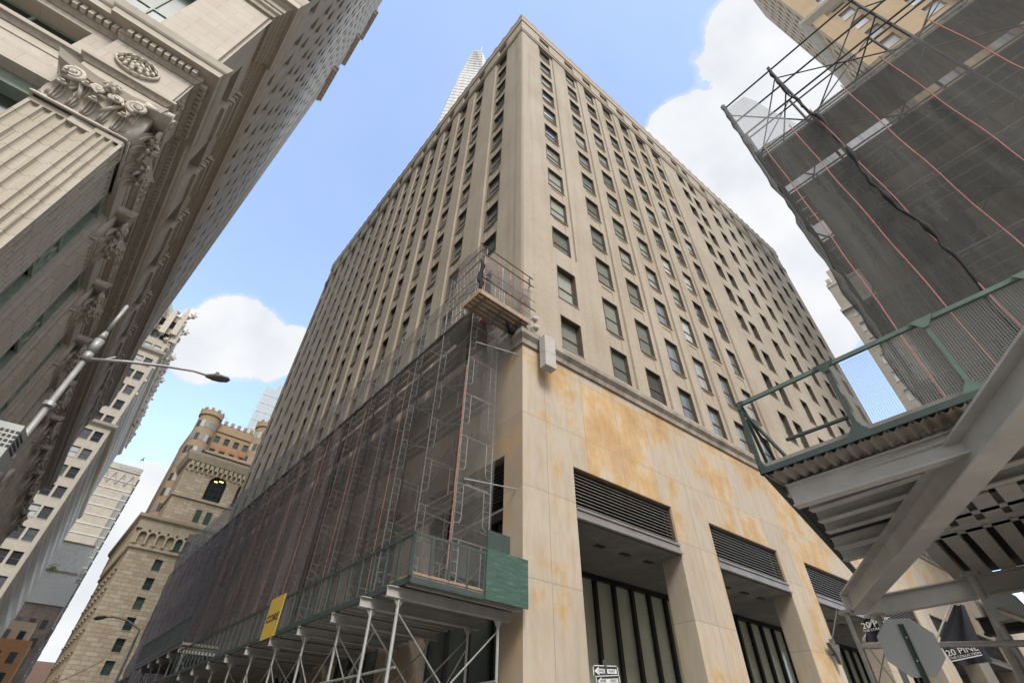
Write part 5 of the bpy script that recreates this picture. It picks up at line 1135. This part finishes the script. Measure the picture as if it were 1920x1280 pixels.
m = MB()
for i in range(4): m.box(FC, 4.9 + 2.2 * i + .7, 5.1 + 2.2 * i + .9, .01, .12, zt - 30, zt - 3.2)
m.box(FC, 3.5, 13, .01, .25, zt - 2.2, zt - 1.9); m.build('brick_pier', MT['castle'], ca)
m = MB(); 
for k in range(4): m.box(FC, 4.3, 14, .005, .06, zt - 6.9 - 3.4 * k + .3, zt - 6.9 - 3.4 * k + 1.2)
m.build('red_panel', MT['orange'], ca)
def turret(F, uc, r, ztop, zlow, n=20):
    c = F.p(uc, 0, 0); m = MB(); ring = [(c.x + r * math.cos(6.283 * i / n), c.y + r * math.sin(6.283 * i / n)) for i in range(n)]; m.plan(ring, zlow, ztop - 1.8)
    r2 = r + .3; m.plan([(c.x + r2 * math.cos(6.283 * i / n), c.y + r2 * math.sin(6.283 * i / n)) for i in range(n)], ztop - 1.8, ztop - .6)
    for i in range(n):
        if i % 2 == 0: a = 6.283 * (i + .5) / n; q = Fr((c.x + r2 * math.cos(a), c.y + r2 * math.sin(a)), (-math.sin(a), math.cos(a)), (math.cos(a), math.sin(a))); m.box(q, -.32, .32, -.4, .02, ztop - .6, ztop)
    t = m.build('turret', MT['castle'], ca)
    z = ztop - 5.2
    while z > zlow + 1:
        fa = math.atan2(CAM.y - c.y, CAM.x - c.x)
        for k in (-2, -1, 0, 1, 2):
            a = fa + k * .44; q = Fr((c.x + r * math.cos(a), c.y + r * math.sin(a)), (-math.sin(a), math.cos(a)), (math.cos(a), math.sin(a))); w_ = MB(); w_.box(q, -r * .17, r * .17, -.2, .03, z, z + 1.75); w_.build('turret_window', MT['bay_pane'], t)
        z -= 3.4
turret(FC, 1.5, 2.3, at(390, 770, D2).z, 30); turret(FC, 14.3, 2.3, at(480, 784, D2).z, 40)
m = MB(); c = FC.p(3.6, 0, zt + 2); m.tube(c, c + fd * 1.6 + Vector((0, 0, -.5)), .1, 5, .03); m.build('waterspout', MT['lime_dark'], ca)
# glass tower further back
D3 = 190; p = at(470, 770, D3); zt = at(497, 722, D3).z
gt = thing('glass_tower', 'pale blue glass tower rising behind the turrets', 'building', (p.x, p.y, 0)); F = Fr((p.x, p.y), yaw(56), (math.cos(R(56)), -math.sin(R(56))))
a = [F.p(0, 0, 0), F.p(16, 0, 0), F.p(16, -14, 0), F.p(0, -14, 0)]; m = MB(); lo_ = [Vector((q.x, q.y, 0)) for q in a]; hi = [F.p(1.8, 0, zt), F.p(16, 0, zt - 2), F.p(16, -14, zt - 2), F.p(1.5, -14, zt)]
m.add(lo_ + hi, [(0, 1, 5, 4), (1, 2, 6, 5), (2, 3, 7, 6), (3, 0, 4, 7), (4, 5, 6, 7)]); m.build('curtain_wall', glassy('pale_curtain_wall', [(.42, .47, .5)], .15, wob=.02), gt)
m = MB(); z = zt - 40
while z < zt: m.box(F, .2, 16, .02, .12, z, z + .3); z += 4
for u in (3.4, 6.2, 9, 11.8): m.box(F, u, u + .12, .02, .1, zt - 45, zt - 2)
m.build('mullion', MT['steel'], gt)
m = MB(); m.box(F, 6.2, 16, -12, -1, zt - 2, zt + 3); m.build('roof_plant', MT['steel_light'], gt)
# slender tower whose top shows over the brick block
D4 = 100; tt = thing('tapered_skyscraper', 'slender ribbed skyscraper narrowing to its top, rising over the brick roofline', 'skyscraper', at(880, 200, D4) * 1); tt.location.z = 0; ROOTLOC[tt.name] = Vector(tt.location)
sec = [(888, 95, 914, 103), (863, 138, 938, 142), (838, 192, 960, 192), (822, 226, 975, 226), (816, 250, 985, 250), (812, 300, 990, 300)]; m = MB(); P = []
zlist = []
for k, (xl, yl, xr, yr) in enumerate(sec):
    A = at(xl, yl, D4); Br = at(xr, yr, D4); z = A.z; A2, B2_ = V2(A), V2(Br); cen = (A2 + B2_) / 2; back = V2(cen).normalized()
    w_ = (B2_ - A2); P += [A2 + Vector((0, 0, z)), A2.lerp(B2_, .55) - back * (1.2) + Vector((0, 0, z)), B2_ + back * 4 + Vector((0, 0, z)), A2.lerp(B2_, .5) + back * 14 + Vector((0, 0, z))]
last = P[-4:]; P += [Vector((q.x, q.y, 0)) for q in last]; n = len(P) // 4
m.add(P, [(i * 4 + k, i * 4 + (k + 1) % 4, (i + 1) * 4 + (k + 1) % 4, (i + 1) * 4 + k) for i in range(n - 1) for k in range(4)] + [(0, 1, 2, 3)]); m.build('ribbed_wall', MT['glass_t'], tt)
m = MB(); nrib = 16; 
for s in range(nrib + 1):
    for i in range(n - 1):
        a = P[i * 4].lerp(P[i * 4 + 1], s / nrib); b = P[(i + 1) * 4].lerp(P[(i + 1) * 4 + 1], s / nrib); m.tube(a, b, .09, 4)
        if s % 2 == 0: a = P[i * 4 + 1].lerp(P[i * 4 + 2], s / nrib); b = P[(i + 1) * 4 + 1].lerp(P[(i + 1) * 4 + 2], s / nrib); m.tube(a, b, .09, 4)
m.build('vertical_rib', MT['rib'], tt)
m = MB(); z = P[0].z - 3
while z > 120:
    for i in range(n - 1):
        if P[(i + 1) * 4].z <= z <= P[i * 4].z:
            m = MB(); t = (P[i * 4].z - z) / max(.01, P[i * 4].z - P[(i + 1) * 4].z); m.tube(P[i * 4].lerp(P[(i + 1) * 4], t), P[i * 4 + 1].lerp(P[(i + 1) * 4 + 1], t), .12, 4); m.tube(P[i * 4 + 1].lerp(P[(i + 1) * 4 + 1], t), P[i * 4 + 2].lerp(P[(i + 1) * 4 + 2], t), .12, 4); m.build('floor_band', MT['rib'], tt)
    z -= 4
m = MB(); c = at(903, 92, D4 + 2); m.tube(c - Vector((0, 0, 4)), c + Vector((0, 0, 3.5)), .15, 5); m.build('mast', MT['steel'], tt)
# buff tower top right
D5 = 45; p = at(1500, 30, D5); ed = -dL; FB = Fr((p.x, p.y), ed, -nR); FBS = Fr((p.x, p.y), dR, (-dR.y, dR.x))
bt = thing('buff_tower', 'tall buff stone tower with white blinds in its windows above the netted scaffold', 'skyscraper', (p.x, p.y, 0))
wcol = [(2.3 + 4.3 * k + d, 3.75 + 4.3 * k + d) for k in range(6) for d in (0,)]; wr = [20 + 3.6 * k for k in range(27)]
wl = grid_building(bt, FB, 27, 0, 125, wcol, wr, MT['tan'], None, wh=2.2, depth=.35); windows(bt, wl, MT['pane_white'], MT['frame_white'], MT['tan'], topn=60, rail=False)
m = MB()
for k in range(7): m.box(FB, .0 + 4.3 * k, 1.5 + 4.3 * k, .01, .4, 0, 125)
m.build('pier', MT['tanpier'], bt)
cs = [(1 + 2.3 * k, 2.2 + 2.3 * k) for k in range(7)]; wl = grid_building(bt, FBS, 17, 0, 125, cs, wr, MT['tan'], None, wh=2.0, depth=.3, name='side_wall'); windows(bt, wl, MT['pane_white'], MT['frame_white'], MT['tan'], topn=30, parts=False)
m = MB(); m.sweep([FBS.p(17, 0, 0), FBS.p(0, 0, 0), FB.p(27, 0, 0)], [(0, 78), (.3, 78.3), (.9, 79.4), (1.0, 80), (0, 80.2)], 1); m.build('balcony_band', MT['lime_trim'], bt)
D6 = 80; p = at(1540, 520, D6); F = Fr((p.x, p.y), -dL, -nR); G = Fr((p.x, p.y), dR, (-dR.y, dR.x)); zt = p.z
sl_ = thing('slim_tower', 'slim pale tower seen between the brick block and the dark netting', 'skyscraper', (p.x, p.y, 0))
wr = [8 + 3.4 * k for k in range(int((zt - 14) / 3.4))]; wl = grid_building(sl_, F, 14, 0, zt - 3, [(1.0 + 1.9 * k, 2.0 + 1.9 * k) for k in range(6)], wr, MT['gothic'], None, wh=1.8, depth=.25)
windows(sl_, wl, MT['pane_white'], MT['frame_white'], MT['gothic'], topn=90, parts=False, rail=False); m = MB(); m.relief(G, [0, 14], [0, zt - 3], lambda u, z: 0); m.build('side_wall', MT['gothic'], sl_)
m = MB(); m.box(F, -.1, 14, -8, .1, zt - 3, zt - 2.2); m.box(F, 1.0, 14, -8, -.4, zt - 2.2, zt + 1); m.box(F, -.25, 14, -8, .35, zt - 9, zt - 8.5)
for i in range(8): m.box(F, .2 + 1.7 * i, .9 + 1.7 * i, -.3, .15, zt - 2.2, zt - 1.2)
m.build('crown', MT['lime_trim'], sl_)
# a gull
c = at(268, 862, 60); bd = tag(None or (lambda m: m)(0) if False else thing('bird', 'small bird gliding in the sky left of the turrets', 'bird', c), 'small bird gliding in the sky left of the turrets', 'bird')
m = MB(); ax = RI * .8 + UP * .55; ax.normalize(); nx = ax.cross(FW).normalized()
m.chain([c - nx * .16, c - nx * .06, c + nx * .06, c + nx * .15], [.01, .04, .04, .015], 6)
for s in (-1, 1): m.add([c + nx * .08, c - nx * .08, c + ax * s * .2 + nx * .02 + UP * .06, c + ax * s * .2 + nx * .12 + UP * .06, c + ax * s * .42 - nx * .02 - UP * .02], [(0, 1, 2, 3), (3, 2, 4)])
m.build('body', MT['steel'], bd)
m = MB(); a = at(0, 1292, 50); b = at(196, 1236, 50); m.chain([a.lerp(b, i / 10) - Vector((0, 0, .6 * math.sin(math.pi * i / 10))) for i in range(11)], .02, 4); cbw = m.build('overhead_cable', MT['cord'], None, loc=a); tag(cbw, 'thin sagging overhead cable at the bottom left before the limestone building', 'cable')
CLOUD = .24; SKY_TINT = (1.05, 1.0, .97); EXPO = 2.12; SUN_E = .8
# ------------------------------------------------------------------ ground
def sheet(name, F, u0, u1, o0, o1, z, mat):
    m = MB(); m.quad(F.p(u0, o0, z), F.p(u1, o0, z), F.p(u1, o1, z), F.p(u0, o1, z)); o = m.build(name, mat); o['kind'] = 'structure'; return o
m = MB(); m.quad(Vector((-900, -900, -.02)), Vector((900, -900, -.02)), Vector((900, 900, -.02)), Vector((-900, 900, -.02))); g = m.build('road', MT['asphalt']); g['kind'] = 'structure'
def walk(name, F, u0, u1, o0, o1):
    m = MB(); m.box(F, u0, u1, o0, o1, -.02, .13); o = m.build(name, MT['concrete']); o['kind'] = 'structure'
walk('sidewalk', FR, -.01, 80, -6, 4.2); walk('sidewalk', FL, 0, 160, 0.01, 4.6); walk('sidewalk', FS, -1, 160, 0, 4.4); walk('sidewalk', FN, 0, 30, 0, 4); walk('sidewalk', Fr(nR * 6, dL, -nR), -40, 1.5, -14, 1.2)
# ------------------------------------------------------------------ sky, sun
w = bpy.data.worlds.new('World'); SC.world = w; w.use_nodes = True; t = w.node_tree; bg = t.nodes['Background']
SUN_EL, SUN_AZ = 46, 163          # azimuth clockwise from +Y: behind the camera
sky = t.nodes.new('ShaderNodeTexSky'); sky.sky_type = 'NISHITA'; sky.sun_disc = False; sky.sun_elevation = R(SUN_EL); sky.sun_rotation = R(SUN_AZ); sky.air_density = 1.0; sky.dust_density = .6; sky.ozone_density = 1.2
tc = t.nodes.new('ShaderNodeTexCoord'); dirv = tc.outputs['Generated']
acc = None
for x, y, r in ((1520, 90, 8.5), (1440, 340, 9), (1350, 285, 6), (1290, 262, 4), (1550, 470, 7), (1600, 300, 11), (1680, 120, 12), (1425, 60, 4.5), (1520, 600, 4), (450, 640, 3.8), (392, 652, 3.4), (500, 655, 3.0), (548, 650, 2.2), (442, 606, 3.0), (230, 960, 4), (160, 1090, 6), (90, 1250, 8)):
    d = ray(x, y); dp = N(t, 'ShaderNodeVectorMath', operation='DOT_PRODUCT'); t.links.new(dirv, dp.inputs[0]); dp.inputs[1].default_value = d
    mr = N(t, 'ShaderNodeMapRange', interpolation_type='LINEAR'); t.links.new(dp.outputs['Value'], mr.inputs[0]); mr.inputs[1].default_value = math.cos(R(r * 1.35)); mr.inputs[2].default_value = math.cos(R(r * .1)); mr.inputs[3].default_value = 0; mr.inputs[4].default_value = 1
    if acc is None: acc = mr.outputs[0]
    else: mx = N(t, 'ShaderNodeMath', operation='MAXIMUM'); t.links.new(acc, mx.inputs[0]); t.links.new(mr.outputs[0], mx.inputs[1]); acc = mx.outputs[0]
dp = N(t, 'ShaderNodeVectorMath', operation='DOT_PRODUCT'); t.links.new(dirv, dp.inputs[0]); dp.inputs[1].default_value = Vector((0, -1, .25)).normalized()  # unseen cloud bank behind the camera, added as fill light
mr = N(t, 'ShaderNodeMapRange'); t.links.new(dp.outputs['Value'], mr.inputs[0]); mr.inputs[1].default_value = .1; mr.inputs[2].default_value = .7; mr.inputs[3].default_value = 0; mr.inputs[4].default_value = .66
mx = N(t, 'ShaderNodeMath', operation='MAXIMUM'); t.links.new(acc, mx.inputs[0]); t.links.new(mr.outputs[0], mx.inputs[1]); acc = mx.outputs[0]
dz = N(t, 'ShaderNodeVectorMath', operation='DOT_PRODUCT'); t.links.new(dirv, dz.inputs[0]); dz.inputs[1].default_value = Vector((.2, -.26, 1)).normalized(); mz = N(t, 'ShaderNodeMapRange'); t.links.new(dz.outputs['Value'], mz.inputs[0]); mz.inputs[1].default_value = math.cos(R(19)); mz.inputs[2].default_value = math.cos(R(12)); mz.inputs[3].default_value = 0; mz.inputs[4].default_value = .66  # cloud patch overhead, out of view, added to brighten the walls
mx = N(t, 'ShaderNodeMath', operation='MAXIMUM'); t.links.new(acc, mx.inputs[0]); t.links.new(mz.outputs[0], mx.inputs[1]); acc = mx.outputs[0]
nz = N(t, 'ShaderNodeTexNoise', i_Scale=7.5, i_Detail=10, i_Roughness=.62); t.links.new(dirv, nz.inputs['Vector'])
ad = N(t, 'ShaderNodeMath', operation='MULTIPLY_ADD'); t.links.new(nz.outputs['Fac'], ad.inputs[0]); ad.inputs[1].default_value = 1.25; t.links.new(acc, ad.inputs[2])
alpha = ramp(t, ad.outputs[0], [(.5, .12), (.84, .15), (1.06, .6), (1.32, 1.0)])
n2 = N(t, 'ShaderNodeTexNoise', i_Scale=9, i_Detail=6); t.links.new(dirv, n2.inputs['Vector'])
ccol = ramp(t, n2.outputs['Fac'], [(.3, (.78, .81, .86)), (.65, (.93, .94, .96))])
SKY_STR = .108
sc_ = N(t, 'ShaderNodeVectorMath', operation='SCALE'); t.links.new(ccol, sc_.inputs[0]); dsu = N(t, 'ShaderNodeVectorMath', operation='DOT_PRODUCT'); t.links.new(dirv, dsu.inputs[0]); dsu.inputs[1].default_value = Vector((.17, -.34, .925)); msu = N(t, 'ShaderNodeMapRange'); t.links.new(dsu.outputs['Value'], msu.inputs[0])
msu.interpolation_type = 'SMOOTHSTEP'; msu.inputs[1].default_value = .845; msu.inputs[2].default_value = .965; msu.inputs[3].default_value = CLOUD / SKY_STR; msu.inputs[4].default_value = 5.0 * CLOUD / SKY_STR; t.links.new(msu.outputs[0], sc_.inputs['Scale'])  # unseen clouds around this axis boosted to give more fill light
skc = mixc(t, 1.0, sky.outputs[0], SKY_TINT if 'SKY_TINT' in globals() else (1.0, 1.0, 1.0), 'MULTIPLY')
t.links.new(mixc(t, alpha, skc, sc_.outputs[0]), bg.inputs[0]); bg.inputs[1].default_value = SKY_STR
ld = bpy.data.lights.new('sun', 'SUN'); ld.energy = SUN_E if 'SUN_E' in globals() else 1.5; ld.angle = R(20); ld.color = (1, .955, .89)
lo = bpy.data.objects.new('sun', ld); COL.objects.link(lo)
sd = Vector((math.sin(R(SUN_AZ)) * math.cos(R(SUN_EL)), math.cos(R(SUN_AZ)) * math.cos(R(SUN_EL)), math.sin(R(SUN_EL)))); lo.rotation_euler = sd.to_track_quat('Z', 'Y').to_euler(); lo.location = sd * 60
vs = SC.view_settings; vs.view_transform = 'Standard'; vs.look = 'None'; vs.exposure = EXPO if 'EXPO' in globals() else .3; vs.gamma = 1
